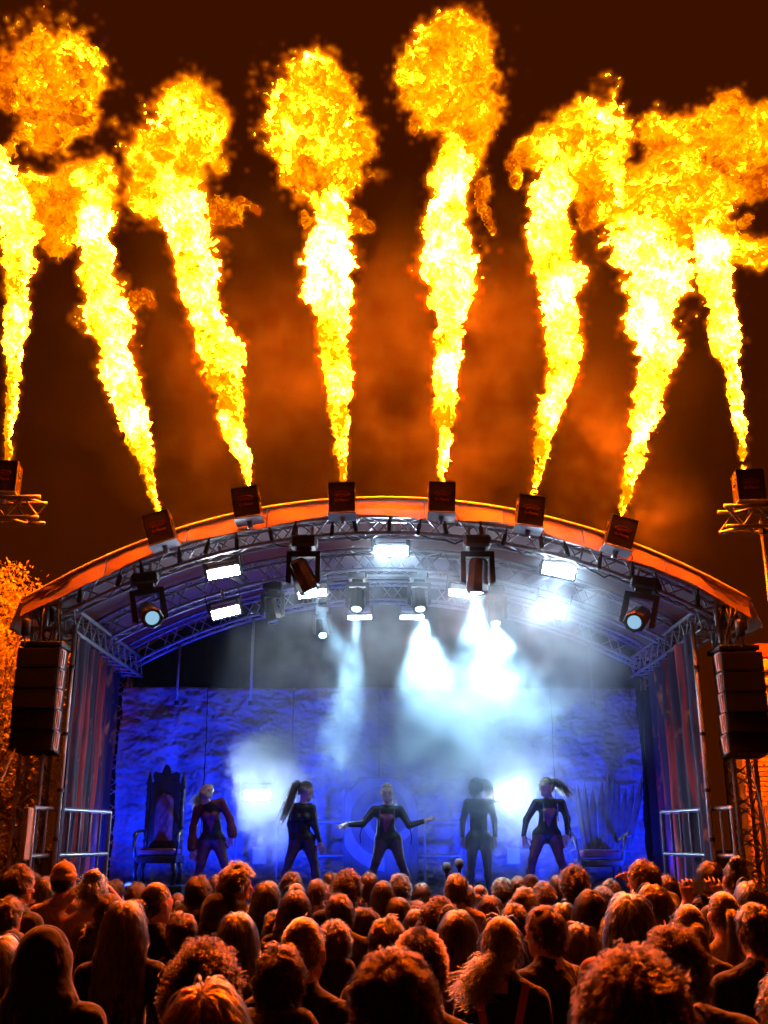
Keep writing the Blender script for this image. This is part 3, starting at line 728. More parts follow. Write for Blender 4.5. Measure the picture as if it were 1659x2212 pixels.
# ================================================================== FLAME UNITS
mat('print_red', (.42, .10, .04), .6)
def text(body, size, loc, parent, m, name='lettering', offset=0.0):
    c = bpy.data.curves.new(name, 'FONT'); c.body = body; c.size = size; c.align_x = 'CENTER'; c.align_y = 'CENTER'; c.extrude = .0008; c.offset = offset
    key = (body, size, m)
    if key not in TEXTS:
        tmp = bpy.data.objects.new('tmp', c); COL.objects.link(tmp); dg = bpy.context.evaluated_depsgraph_get(); dg.update()
        me = bpy.data.meshes.new_from_object(tmp.evaluated_get(dg)); bpy.data.objects.remove(tmp); me.materials.clear(); me.materials.append(MATS[m]); TEXTS[key] = me
    o = obj(name, TEXTS[key], parent); o.location = loc; o.rotation_euler = (math.pi / 2, 0, 0); return o
TEXTS = {}
def flame_unit(p, tilt, lb, plate=True, yaw=0.0, pitch=0.0):
    t = thing('flame_unit', lb, 'flame machine', p); t.rotation_euler = (pitch, tilt, yaw); t['group'] = 'flame projectors'
    W_, D_, H_ = .32, .30, .38
    MB().box((0, 0, H_ / 2), (W_, D_, H_), bev=.004).build('case', 'flight_black', t)
    for sx in (-1, 1):
        for sy in (-1, 1): MB().box((sx * W_ / 2, sy * D_ / 2, H_ / 2), (.007, .007, H_ + .002)).build('corner_edge', 'steel_edge', t)
    for sy in (-1, 1): MB().box((0, sy * D_ / 2, H_), (W_ - .01, .007, .007)).build('top_edge', 'steel_edge', t)
    for sx in (-1, 1): MB().box((sx * W_ / 2, 0, H_), (.007, D_ - .01, .007)).build('top_edge', 'steel_edge', t)
    MB().lathe([(.05, 0), (.05, .02), (.03, .035), (.03, .02), (.001, .02)], 14, (0, 0, H_ + .001)).build('nozzle', 'steel_edge', t)
    text('galaxis', .052, (0, -D_ / 2 - .003, .225), t, 'print_red')
    text('G-Flame', .050, (0, -D_ / 2 - .003, .15), t, 'print_red', offset=.0012)
    bd_ = []
    for q in range(40):
        w = 2 * math.pi * q / 40; bd_.append((.092 * math.cos(w) * (1 + .05 * math.cos(6 * w)), -D_ / 2 - .003, .225 + .033 * math.sin(w) * (1 + .12 * math.cos(8 * w))))
    MB().tube(bd_ + [bd_[0]], .0022, 4, False).build('badge_outline', 'print_red', t)
    for sx in (-1, 1):
        for z in (.06, .19, .32): MB().box((sx * (W_ / 2 + .002), .02, z), (.006, .018, .018), bev=.002).build('rivet', 'steel_edge', t)
        MB().box((sx * (W_ / 2 + .006), 0, .24), (.012, .11, .045), bev=.004).build('handle', 'black_metal', t)
    if plate:
        MB().box((0, .01, -.012), (W_ + .03, D_ + .04, .02), bev=.003).build('base_plate', 'white_plate', t)
        MB().tube([(0, .0, -.02), (0, .02, -.11)], .035, 10).build('clamp', 'alu', t, True)
        MB().tube([(W_ / 2, 0, .02), (W_ / 2 + .06, .01, -.04), (W_ / 2 + .03, .05, -.13)], .007, 5).build('supply_hose', 'cable', t)
    return t
UNITS = [(355, 1176, -18, 'first flame machine from the left on the canopy edge tilted left'), (538, 1122, -9.5, 'second flame machine from the left on the canopy edge'),
         (739.5, 1113, -1.5, 'third flame machine from the left on the canopy edge, left of centre'), (953.5, 1112, 1.5, 'fourth flame machine from the left on the canopy edge, right of centre'),
         (1141, 1141, 8, 'fifth flame machine from the left on the canopy edge'), (1331, 1187, 17, 'sixth flame machine from the left on the canopy edge tilted right')]
YU = 12.22
for u, v, a, lb in UNITS: flame_unit(P(u, v, YU), rad(a), lb)
YS = 11.8
for u, v, lb, sg in ((7, 1068, 'flame machine on the free standing truss at the left edge', -1), (1621, 1087, 'flame machine on the free standing truss at the right edge', 1)):
    p = P(u, v, YS); flame_unit(p, 0, lb, True, yaw=rad(-8 * sg))
    c = p + np.array((sg * .26, 0, -.20))
    tr = truss('flame_truss', f'short {"left" if sg < 0 else "right"} truss on a lifting stand carrying a single flame machine', [c + np.array((x, 0, 0)) for x in np.linspace(-.62, .75, 8) * 1.0], .25, .026, .012, group='flame trusses')
    px = P(1647, 1140, YS)[0] if sg > 0 else c[0] + .0
    sd = thing('lifting_stand', f'tall telescopic stand under the {"left" if sg < 0 else "right"} flame truss', 'stand', (px, YS + .02, 0), 0, 'lifting stands')
    MB().tube([(0, 0, .05), (0, 0, 2.6)], .035, 10).build('lower_tube', 'alu', sd, True); MB().tube([(0, 0, 2.55), (0, 0, c[2] - .02)], .024, 10).build('upper_tube', 'alu', sd, True)
    MB().lathe([(.05, -.05), (.05, .05)], 10, (0, 0, 2.6)).build('collar', 'black_metal', sd)
    MB().lathe([(.045, -.04), (.045, .04)], 10, (0, 0, c[2] - .14)).build('collar', 'black_metal', sd)
    for q in range(3):
        w = q * 2.09 + .4; MB().tube([(0, 0, .6), (.75 * math.cos(w), .75 * math.sin(w), .03)], .02, 8).build('leg', 'alu', sd, True)

# ================================================================== FLAMES (burning fuel: these are the lamps of the scene)
def flame_mat():
    m, nt, N, L = nodes_of('flame'); N.remove(N['Principled BSDF'])
    at = N.new('ShaderNodeAttribute'); at.attribute_name = 'burn'
    tc = N.new('ShaderNodeTexCoord'); mp = N.new('ShaderNodeMapping'); mp.inputs['Scale'].default_value = (1, 1, .62); L.new(tc.outputs['Object'], mp.inputs[0])
    n1 = N.new('ShaderNodeTexNoise'); n1.inputs['Scale'].default_value = 4.6; n1.inputs['Detail'].default_value = 3.6; n1.inputs['Roughness'].default_value = .6; n1.inputs['Distortion'].default_value = 2.2
    L.new(mp.outputs[0], n1.inputs[0])
    n2 = N.new('ShaderNodeTexNoise'); n2.inputs['Scale'].default_value = 2.4; n2.inputs['Detail'].default_value = 3; n2.inputs['Distortion'].default_value = 1.2; L.new(mp.outputs[0], n2.inputs[0])
    av = N.new('ShaderNodeMix'); av.inputs[0].default_value = .42; L.new(n1.outputs[0], av.inputs[2]); L.new(n2.outputs[0], av.inputs[3])
    ma = N.new('ShaderNodeMath'); ma.operation = 'SUBTRACT'; ma.inputs[1].default_value = .5; L.new(av.outputs[0], ma.inputs[0])
    mm = N.new('ShaderNodeMath'); mm.operation = 'MULTIPLY_ADD'; L.new(ma.outputs[0], mm.inputs[0]); am = N.new('ShaderNodeMath'); am.operation = 'MULTIPLY_ADD'; am.inputs[1].default_value = 2.4; am.inputs[2].default_value = -.62; L.new(at.outputs['Fac'], am.inputs[0]); L.new(am.outputs[0], mm.inputs[1]); L.new(at.outputs['Fac'], mm.inputs[2])
    r = N.new('ShaderNodeValToRGB'); e = r.color_ramp.elements
    stops = [(0.0, (.50, .06, .0)), (.18, (.85, .17, .0)), (.38, (1.0, .36, .0)), (.55, (1.0, .60, .003)), (.72, (1.0, .86, .03)), (.86, (1.0, .96, .35)), (1.0, (1, 1, .95))]
    e[0].position = 0; e[0].color = (*stops[0][1], 1); e[1].position = 1; e[1].color = (*stops[-1][1], 1)
    for q, c in stops[1:-1]: x = e.new(q); x.color = (*c, 1)
    L.new(mm.outputs[0], r.inputs[0])
    # radiant output: the display saturates, the light stays orange
    mr = N.new('ShaderNodeMapRange'); mr.inputs[1].default_value = .48; mr.inputs[2].default_value = 1.0; L.new(mm.outputs[0], mr.inputs[0])
    pw = N.new('ShaderNodeMath'); pw.operation = 'POWER'; pw.inputs[1].default_value = 2.3; L.new(mr.outputs[0], pw.inputs[0])
    ad = N.new('ShaderNodeVectorMath'); ad.operation = 'MULTIPLY_ADD'; ad.inputs[1].default_value = (FLAME_POWER, FLAME_POWER * .115, FLAME_POWER * .0008)
    L.new(pw.outputs[0], ad.inputs[0]); L.new(r.outputs[0], ad.inputs[2])
    em_ = N.new('ShaderNodeEmission'); L.new(ad.outputs[0], em_.inputs[0]); em_.inputs[1].default_value = 1.0
    L.new(em_.outputs[0], N['Material Output'].inputs[0]); m.cycles.emission_sampling = 'FRONT'
FLAME_POWER = 1000.0
flame_mat()
def flame(label, spines, Y, seed, h=.03, grp='flame jets', rough=1.0, ydrift=0.0):
    """spines: lists of (u, v, half width, heat); a rough turbulent surface grown from a thresholded field"""
    R = random.Random(seed); segs = []
    for sp in spines:
        pts = []
        y0 = Y + (R.uniform(-.15, .15) if len(pts) else 0)
        for i, (u, v, w, ht) in enumerate(sp):
            yy = Y + ydrift * i / max(1, len(sp) - 1)
            pts.append((P(u, v, yy), w * (.66 * (.62 + .38 * min(1, i / 4)) if ht > .6 else .80) / PXM(u, v, yy), ht))
        segs += [(pts[i], pts[i + 1]) for i in range(len(pts) - 1)] if len(pts) > 1 else [(pts[0], pts[0])]
    allp = np.array([q[0] for s_ in segs for q in s_]); rm = max(q[1] for s_ in segs for q in s_)
    lo = allp.min(0) - rm * 1.55 - .25; hi = allp.max(0) + rm * 1.55 + .3
    lo[2] = allp[:, 2].min() - .04 if len(segs) > 4 else lo[2]
    n = np.ceil((hi - lo) / h).astype(int) + 1
    X = (lo[0] + h * np.arange(n[0], dtype=np.float32))[:, None, None]; Yy = (lo[1] + h * np.arange(n[1], dtype=np.float32))[None, :, None]; Z = (lo[2] + h * np.arange(n[2], dtype=np.float32))[None, None, :]
    shp = tuple(int(-(-k // 4) * 4) for k in n); cut = tuple(slice(0, k) for k in n)
    big_ = fbm(shp, 4.2, seed, (1, 1, .8), lo=max(n) * h / 2.4)[cut]
    mid = fbm(shp, 3.2, seed + 1, (1, 1, .75), lo=max(n) * h / .9)[cut]
    fin = fbm(shp, 2.4, seed + 2, (1, 1, .8), lo=max(n) * h / .34, hi=max(n) / 4.0)[cut]
    wx = fbm(shp, 4.5, seed + 3, lo=max(n) * h / 1.6)[cut]; wy = fbm(shp, 4.5, seed + 4, lo=max(n) * h / 1.6)[cut]
    # curl the fine structure by sampling it at swirled places, stretched upwards
    gi, gj, gk = np.meshgrid(*[np.arange(k, dtype=np.int32) for k in n], indexing='ij')
    c5 = np.float32(.085 / h); gi = np.clip(gi + (c5 * wx).astype(np.int32), 0, n[0] - 1); gj = np.clip(gj + (c5 * wy).astype(np.int32), 0, n[1] - 1); gk = np.clip(gk + (c5 * 1.3 * mid).astype(np.int32), 0, n[2] - 1)
    fin = fin[gi, gj, gk]; del gi, gj, gk
    bestn = np.full(tuple(n), -9.0, np.float32); rad_ = np.full(tuple(n), .1, np.float32); heat = np.zeros(tuple(n), np.float32)
    for (a, ra, ha), (b, rb, hb) in segs:
        m = max(ra, rb) * 2.1 + .28
        sl = tuple(slice(max(0, int((min(a[i], b[i]) - m - lo[i]) / h)), min(int(n[i]), int((max(a[i], b[i]) + m - lo[i]) / h) + 2)) for i in range(3))
        d = b - a; dd = max(1e-9, float(d @ d))
        rl = .5 * (ra + rb)
        xx = X[sl[0]] + .20 * rl * wx[sl] - a[0]; yy = Yy[:, sl[1]] + .20 * rl * wy[sl] - a[1]; zz = Z[:, :, sl[2]] - a[2]
        t = np.clip((xx * d[0] + yy * d[1] + zz * d[2]) / dd, 0, 1)
        dist = np.sqrt((xx - t * d[0]) ** 2 + (yy - t * d[1]) ** 2 + (zz - t * d[2]) ** 2)
        r_ = ra + t * (rb - ra); q = 1 - dist / r_
        c = q > bestn[sl]
        bestn[sl] = np.where(c, q, bestn[sl]); rad_[sl] = np.where(c, r_, rad_[sl]); heat[sl] = np.where(c, ha + t * (hb - ha), heat[sl])
    big_w = np.clip((rad_ - .08) / .25, 0, 1)
    F = bestn * rad_ + rough * rad_ * (.15 * big_ * big_w + .22 * mid) + rough * (.014 + .06 * np.clip(rad_, 0, .45) + .016 * (rad_ < .16)) * (np.abs(fin) * -1.5 + 1.15)
    F[0] = F[-1] = -1; F[:, 0] = F[:, -1] = -1; F[:, :, 0] = F[:, :, -1] = -1
    V, Q, I = surface_nets(F - .035 * np.clip((rad_ - .15) / .2, 0, 1), lo, h)
    ii = (I[:, 0], I[:, 1], I[:, 2])
    ht = heat[ii] + .09 * big_[ii] * (heat[ii] < .65) + .42 * np.clip(bestn[ii] - .05, -.7, .5) + .13 * big_[ii] + .05 * mid[ii] + .05 * (.8 - np.abs(fin[ii]))
    me = np_mesh('flame', V - np.array((allp[0][0], allp[0][1], allp[0][2])), Q, ['flame'], True)
    at = me.attributes.new('burn', 'FLOAT', 'POINT'); at.data.foreach_set('value', np.ascontiguousarray(ht, np.float32))
    o = obj('flame', me); o.location = allp[0]
    tag(o, label, 'flame', grp)
    # the thin burning gas round it: an emitting volume grown from the same field
    sg = np.clip(.42 * rad_, .03, .15); Dn = np.clip((F + sg) / (sg + .05), 0, 1)[::2, ::2, ::2] ** 1.6; k = np.array(Dn.shape) - 1
    vg = volume_grid('flame_gas', lo - allp[0], lo + k * 2 * h - allp[0], Dn, MATS['flame_gas']); vg.parent = o; vg['kind'] = 'stuff'
    return o
def gas_mat():
    m, nt, N, L = nodes_of('flame_gas'); N.remove(N['Principled BSDF'])
    at = N.new('ShaderNodeAttribute'); at.attribute_name = 'density'; r = N.new('ShaderNodeValToRGB'); e = r.color_ramp.elements
    e[0].position = 0; e[0].color = (.9, .10, 0, 1); e[1].position = 1; e[1].color = (1, .42, .004, 1); L.new(at.outputs['Fac'], r.inputs[0])
    mu = N.new('ShaderNodeMath'); mu.operation = 'MULTIPLY'; mu.inputs[1].default_value = 9.0; L.new(at.outputs['Fac'], mu.inputs[0])
    em_ = N.new('ShaderNodeEmission'); L.new(r.outputs[0], em_.inputs[0]); L.new(mu.outputs[0], em_.inputs[1]); L.new(em_.outputs[0], N['Material Output'].inputs['Volume'])
gas_mat()
J_, C_ = .86, .46
def jet(pts): return [(u, v, w, .70 + .12 * min(1, i / 3) if i < len(pts) - 1 else .72) for i, (u, v, w) in enumerate(pts)]
def puff(pts, ht=.46): return [(u, v, w, ht - .05) for u, v, w in pts]
YF1 = YU
flame('tall flame at the left edge above the free standing truss', [jet([(15, 1006, 8), (20, 930, 17), (25, 830, 24), (30, 730, 28), (38, 620, 38), (42, 530, 50), (25, 440, 55), (5, 370, 42)]), puff([(20, 330, 15), (35, 300, 10)], .4)], YS, 101)
flame('flame from the first canopy unit bending left into a low curl', [jet([(345, 1118, 7), (327, 1050, 17), (310, 980, 26), (290, 920, 34), (268, 830, 46), (248, 740, 52), (228, 670, 68), (212, 600, 56), (205, 520, 42), (198, 470, 46)]),
      puff([(195, 440, 52), (205, 400, 62), (150, 395, 50), (95, 420, 52), (70, 410, 38)], .58), puff([(120, 440, 50), (130, 510, 34), (110, 540, 22)], .44), puff([(290, 650, 22), (315, 640, 16), (330, 655, 8)], .4)], YU, 111)
flame('flame from the second canopy unit leaning left with a tall cap', [jet([(537, 1066, 8), (526, 1000, 20), (506, 940, 27), (490, 860, 37), (470, 770, 44), (450, 690, 50), (432, 600, 56), (415, 520, 62), (402, 455, 62)]),
      puff([(352, 400, 72), (352, 340, 70), (410, 300, 66), (415, 245, 66), (400, 210, 46)], .56), puff([(480, 460, 28), (515, 470, 18), (520, 435, 10), (555, 455, 8)], .36)], YU, 121)
flame('flame from the third canopy unit with a large round cap', [jet([(742, 1043, 9), (738, 980, 19), (738, 920, 24), (730, 840, 36), (725, 760, 43), (720, 690, 47), (710, 610, 60), (705, 550, 68), (718, 490, 60), (724, 450, 46), (706, 400, 36)]),
      puff([(690, 375, 82), (680, 300, 98), (686, 230, 98), (690, 180, 62), (678, 152, 30)], .50), puff([(770, 480, 30), (800, 490, 14)], .36), puff([(660, 480, 14), (655, 460, 8)], .34)], YU, 131)
flame('tallest flame from the fourth canopy unit right of centre', [jet([(953, 1043, 9), (960, 980, 20), (960, 900, 30), (962, 810, 34), (968, 720, 38), (970, 650, 52), (977, 590, 74), (970, 520, 66), (965, 450, 60), (970, 380, 58), (975, 320, 48)]),
      puff([(1005, 270, 78), (985, 205, 98), (985, 140, 86), (990, 98, 56)], .48), puff([(900, 265, 16), (895, 285, 10)], .34), puff([(1045, 400, 22), (1040, 440, 14), (1065, 500, 8)], .30)], YU, 141)
flame('flame from the fifth canopy unit with a hooked cap on its left', [jet([(1148, 1078, 8), (1165, 1010, 20), (1180, 930, 30), (1200, 830, 40), (1215, 740, 54), (1220, 650, 48), (1210, 580, 63), (1195, 500, 56), (1190, 430, 52), (1205, 385, 58)]),
      puff([(1235, 340, 80), (1262, 300, 82), (1300, 350, 56), (1285, 420, 48), (1275, 470, 22)], .54), puff([(1190, 315, 48), (1140, 325, 32), (1105, 345, 18), (1115, 400, 12)], .44)], YU, 151)
flame('broad flame from the sixth canopy unit with a domed cap', [jet([(1338, 1122, 8), (1355, 1060, 19), (1375, 990, 28), (1395, 900, 38), (1410, 820, 46), (1425, 740, 58), (1412, 670, 74), (1400, 600, 80), (1402, 540, 74)]),
      puff([(1432, 480, 92), (1442, 430, 98), (1432, 388, 64)], .56), puff([(1520, 470, 40), (1540, 430, 22)], .4)], YU, 161)
flame('flame at the right edge above the free standing truss with a side arm', [jet([(1608, 1022, 7), (1600, 950, 17), (1590, 880, 21), (1590, 800, 24), (1575, 720, 34), (1555, 650, 40), (1538, 580, 46), (1530, 520, 42)]),
      puff([(1545, 500, 38), (1590, 545, 34), (1640, 555, 34), (1690, 540, 40)], .6), puff([(1605, 480, 12), (1615, 470, 10)], .34)], YS, 171)
flame('detached ragged fireball high at the left edge', [puff([(60, 130, 60), (120, 150, 72), (140, 210, 72), (120, 270, 62), (100, 310, 34)], .40), puff([(20, 170, 34), (15, 215, 24)], .36)], YS + .2, 181, rough=1.35)
flame('detached fireball drifting high at the right behind the domed cap', [puff([(1440, 310, 46), (1500, 310, 66), (1560, 290, 58), (1585, 240, 34)], .38), puff([(1540, 360, 50), (1560, 400, 34)], .36)], YU + .9, 191, rough=1.25)
flame('detached fireball cut by the right edge of the picture', [puff([(1665, 270, 40), (1660, 340, 58), (1640, 400, 36), (1700, 320, 60)], .36)], YU + .9, 201, rough=1.35)
# ================================================================== PEOPLE: shared builders
def hair_mat(name, col, rough=.25):
    m, nt, N, L = nodes_of(name); N.remove(N['Principled BSDF'])
    h = N.new('ShaderNodeBsdfHairPrincipled'); h.parametrization = 'COLOR'
    hi = N.new('ShaderNodeHairInfo'); mx = N.new('ShaderNodeMix'); mx.data_type = 'RGBA'; mx.inputs[6].default_value = (*[c * .22 for c in col], 1); mx.inputs[7].default_value = (*[min(.9, c * 1.65) for c in col], 1); L.new(hi.outputs['Random'], mx.inputs[0]); L.new(mx.outputs[2], h.inputs['Color']); h.inputs['Roughness'].default_value = rough
    h.inputs['Radial Roughness'].default_value = .5; h.inputs['Random Roughness'].default_value = .2
    L.new(h.outputs[0], N['Material Output'].inputs[0]); return m
HAIRC = {'black': (.008, .005, .004), 'dark': (.022, .012, .008), 'brown': (.08, .04, .018), 'light': (.22, .12, .055), 'blond': (.50, .33, .16), 'red': (.42, .09, .02)}
for k, c in HAIRC.items():
    hair_mat('hair_' + k, c); mat('scalp_' + k, tuple(x * .6 for x in c), .6, 0, .4, 30, .4, 120)
SC.cycles_curves.shape = 'RIBBONS'; SC.cycles_curves.subdivisions = 2
def curves(name, A, r0, r1, m):
    """A: (n strands, k points, 3)"""
    n, k = A.shape[:2]; cu = bpy.data.hair_curves.new(name); cu.add_curves([k] * n)
    cu.attributes['position'].data.foreach_set('vector', np.ascontiguousarray(A, np.float32).ravel())
    at = cu.attributes.get('radius') or cu.attributes.new('radius', 'FLOAT', 'POINT')
    at.data.foreach_set('value', np.tile(np.linspace(r0, r1, k), n).astype(np.float32))
    cu.materials.append(MATS[m] if isinstance(m, str) else m); return cu
RXYZ = np.array((.080, .100, .112)); HC = np.array((0, .008, .012))       # hair-bearing skull (head frame, face towards -y)
def scalp(n, g, low=0.0):
    out = np.zeros((0, 3))
    while len(out) < n:
        d = g.normal(0, 1, (n * 2, 3)); d /= np.linalg.norm(d, axis=1)[:, None]
        thr = np.interp(d[:, 1], [-1, -.45, 0, .45, 1], [.75, .55, .02, -.55, -.80]) + low
        out = np.concatenate([out, d[d[:, 2] > thr]])
    return out[:n]
def clump(A, g, k, amt):
    n, m = A.shape[:2]; G = g.choice(n, k, replace=False); d = ((A[:, None, 0] - A[None, G, 0]) ** 2).sum(-1); w = G[d.argmin(1)]
    t = np.linspace(0, 1, m)[None, :, None]; return A + (A[w] - A) * t * amt
def grow(n, g, length, steps, normal, flow, grav, noise, swirl=0.0, stiff=.75, low=0.0, lift=1.0, shoulder=True, part=.0):
    d = scalp(n, g, low); p = HC + d * RXYZ * lift; nr = d / RXYZ; nr /= np.linalg.norm(nr, axis=1)[:, None]
    crown = np.array((0, .55, .83)); fl = p - (HC + crown * RXYZ); fl -= (fl * nr).sum(1)[:, None] * nr; fl /= np.linalg.norm(fl, axis=1)[:, None] + 1e-6
    if part: 
        sd = np.sign(d[:, 0] + g.normal(0, .05, n)); f2 = np.stack([sd * .8, np.full(n, .35), np.full(n, -.35)], 1); fl = fl * (1 - part) + f2 * part
    v = nr * normal + fl * flow + g.normal(0, noise, (n, 3)); v /= np.linalg.norm(v, axis=1)[:, None]
    L_ = length * g.uniform(.72, 1.08, (n, 1)); ds = L_ / (steps - 1); A = [p]
    ph = g.uniform(0, 6.28, n); ax1 = g.normal(0, 1, (n, 3)); ax1 /= np.linalg.norm(ax1, axis=1)[:, None]
    for s in range(1, steps):
        v = v * stiff + (1 - stiff) * np.array((0, 0, -grav)) + g.normal(0, noise * .35, (n, 3))
        v /= np.linalg.norm(v, axis=1)[:, None] + 1e-6
        p = p + v * ds
        e = (p - HC) / RXYZ; r = np.linalg.norm(e, axis=1); k = np.minimum(1, r / (lift * 1.01 + .02 * s / steps)); ins = k < 1
        p = np.where(ins[:, None], HC + e / r[:, None] * RXYZ * (lift * 1.01 + .02 * s / steps), p)
        if shoulder:
            zz = p[:, 2]; back = p[:, 1] > -.06
            yb = np.interp(zz, [-.55, -.26, -.17, -.10], [.135, .125, .08, .05])
            p[:, 1] = np.where((zz < -.10) & back & (np.abs(p[:, 0]) < .2), np.maximum(p[:, 1], yb + .012 * np.sin(ph)), p[:, 1])
        A.append(p)
    A = np.stack(A, 1)
    if swirl:
        t = np.linspace(0, 1, steps)[None, :, None]; fr = g.uniform(2.2, 4.2, (n, 1, 1)); b = np.cross(ax1, nr)[:, None, :]
        A = A + swirl * np.minimum(1, t * 3) * (ax1[:, None] * np.cos(6.28 * fr * t + ph[:, None, None]) + b * np.sin(6.28 * fr * t + ph[:, None, None]))
    return A
def tied(n, g, tie, steps=9, lift=1.04, fuzz=.004):
    d = scalp(n, g); T = (np.array(tie) - HC) / RXYZ; T /= np.linalg.norm(T); A = []
    for s in range(steps):
        t = s / (steps - 1); q = d * (1 - t) + T * t; q /= np.linalg.norm(q, axis=1)[:, None]
        A.append(HC + q * RXYZ * (lift + .05 * math.sin(math.pi * t)) + g.normal(0, fuzz * (.2 + t * (1 - t)), (n, 3)))
    return np.stack(A, 1)
def tail(n, g, tie, pts, spread, steps=14, fuzz=.006):
    P_ = np.array([tie] + list(pts)); u = np.linspace(0, 1, steps); kk = np.linspace(0, 1, len(P_))
    C = np.stack([np.interp(u, kk, P_[:, i]) for i in range(3)], 1)
    for _ in range(2): C[1:-1] = (C[:-2] + 2 * C[1:-1] + C[2:]) / 4
    o = g.normal(0, 1, (n, 3)); o /= np.maximum(1, np.linalg.norm(o, axis=1)[:, None] / 1.3)
    w = np.interp(u, [0, .12, .5, 1], [.35, .75, 1, .8]) * spread
    L_ = g.uniform(.6, 1.0, n)[:, None]
    A = np.stack([np.stack([np.interp(u * l[0], u, C[:, i]) for i in range(3)], 1) for l in L_]) + o[:, None, :] * w[None, :, None] + np.cumsum(g.normal(0, fuzz * .4, (n, steps, 3)), 1)
    return A
def knot(n, g, c, r, steps=14):
    a = g.normal(0, 1, (n, 3)); a /= np.linalg.norm(a, axis=1)[:, None]; b = np.cross(a, g.normal(0, 1, (n, 3))); b /= np.linalg.norm(b, axis=1)[:, None]
    t = np.linspace(0, 3.6, steps)[None, :, None]; rr = r * g.uniform(.55, 1.05, (n, 1, 1))
    return np.array(c) + rr * (a[:, None] * np.cos(t) + b[:, None] * np.sin(t)) * np.array((1.1, .9, 1))
def resample(A, k):
    m = A.shape[1]
    if m == k: return A
    u = np.linspace(0, m - 1, k); i = np.minimum(u.astype(int), m - 2); f = (u - i)[None, :, None]; return A[:, i] * (1 - f) + A[:, i + 1] * f
HAIR = {}
def hairdo(style, seed=0):
    if (style, seed) in HAIR: return HAIR[(style, seed)]
    g = np.random.default_rng(1000 + seed * 77 + sum(map(ord, style)))
    if style == 'short': A = clump(grow(2800, g, .062, 9, .48, .8, .55, .26, .002, low=.05, stiff=.74), g, 130, .62); r = (.0013, .0007)
    elif style == 'crop': A = grow(2600, g, .022, 5, .8, .6, .2, .25); r = (.0014, .0008)
    elif style == 'messy': A = clump(grow(2700, g, .095, 10, .65, .7, .6, .28, .006, stiff=.74), g, 110, .68); r = (.0013, .0006)
    elif style == 'curly': A = clump(grow(2600, g, .085, 14, .95, .35, .35, .22, .012, low=.05), g, 170, .55); r = (.0013, .0008)
    elif style == 'bigcurly': A = clump(grow(3000, g, .13, 16, .95, .3, .45, .22, .017, low=.02), g, 150, .6); r = (.0014, .0009)
    elif style == 'long': A = clump(grow(2900, g, .44, 16, .35, .8, 1.0, .13, stiff=.62, part=.35, lift=1.06), g, 110, .75); r = (.0014, .0008)
    elif style == 'longwavy': A = clump(grow(2800, g, .42, 18, .4, .8, 1.0, .12, .011, stiff=.66, part=.3, lift=1.08), g, 100, .75); r = (.0014, .0008)
    elif style == 'bob': A = clump(grow(2800, g, .25, 13, .35, .8, 1.0, .07, stiff=.6, lift=1.10, shoulder=False, part=.2), g, 110, .7); r = (.0014, .0008)
    elif style == 'pony':
        A = np.concatenate([resample(tied(1900, g, (0, .12, .035)), 14), tail(800, g, (0, .125, .035), [(0, .17, .0), (.01, .165, -.12), (.02, .14, -.26), (.02, .15, -.34)], .026), resample(grow(90, g, .05, 6, .4, .9, .5, .25, shoulder=False), 14)]); r = (.0014, .0008)
    elif style == 'lowpony':
        A = np.concatenate([resample(tied(1900, g, (.02, .10, -.06)), 14), tail(900, g, (.03, .11, -.06), [(.07, .15, -.10), (.12, .15, -.16), (.17, .14, -.20)], .035, fuzz=.02), resample(grow(110, g, .13, 10, .5, .8, .9, .25, .005), 14)]); r = (.0014, .0007)
    elif style == 'bun':
        A = np.concatenate([resample(tied(1900, g, (0, .07, .10)), 14), knot(800, g, (0, .085, .125), .048), resample(grow(90, g, .05, 6, .4, .9, .6, .25, shoulder=False), 14)]); r = (.0014, .0008)
    elif style == 'lowbun':
        A = np.concatenate([resample(tied(1900, g, (0, .11, -.01)), 14), knot(800, g, (0, .135, 0.0), .045), resample(grow(120, g, .06, 8, .4, .9, .7, .25, shoulder=False), 14)]); r = (.0014, .0008)
    elif style == 'updo':
        A = np.concatenate([resample(tied(1600, g, (0, .06, .09), lift=1.08, fuzz=.012), 14), knot(1000, g, (0, .06, .105), .062), resample(clump(grow(700, g, .10, 14, .8, .5, .5, .4, .012, shoulder=False), g, 60, .6), 14)]); r = (.0014, .0008)
    elif style == 'fringe': A = grow(500, g, .05, 6, .5, .9, .8, .2, low=-.1); r = (.0013, .0007)
    cu = curves('hair_' + style, A, r[0], r[1], 'hair_dark'); HAIR[(style, seed)] = cu
    return cu
def head(F, H, R, skin=1, k=.022):
    """skull, jaw, nose, ears, brow, eye sockets in the head frame (face towards -y)"""
    q = lambda x, y, z: np.array(H) + R @ np.array((x, y, z))
    F.cap(q(0, .022, .022), q(0, .018, .03), .090, .082, skin, k); F.cap(q(0, -.025, .015), q(0, -.02, .04), .074, .070, skin, k)
    F.cap(q(0, -.03, -.035), q(0, -.058, -.085), .060, .034, skin, k); F.cap(q(-.028, -.035, -.07), q(.028, -.035, -.07), .036, .036, skin, k)
    F.cap(q(0, -.094, .008), q(0, -.114, -.030), .009, .014, skin, .010); F.cap(q(-.035, -.080, .026), q(.035, -.080, .026), .016, .016, skin, .012)
    for s in (-1, 1):
        F.cap(q(s * .082, .012, .008), q(s * .080, .004, -.034), .017, .013, skin, .008)
        F.ell(q(s * .034, -.096, .004), (.013, .013, .010), skin, .006, True)
    F.cap(q(-.018, -.098, -.060), q(.018, -.098, -.060), .006, .006, skin, .006, sub=True)
    F.cap(q(-.014, -.092, -.066), q(.014, -.092, -.066), .008, .008, skin, .006)
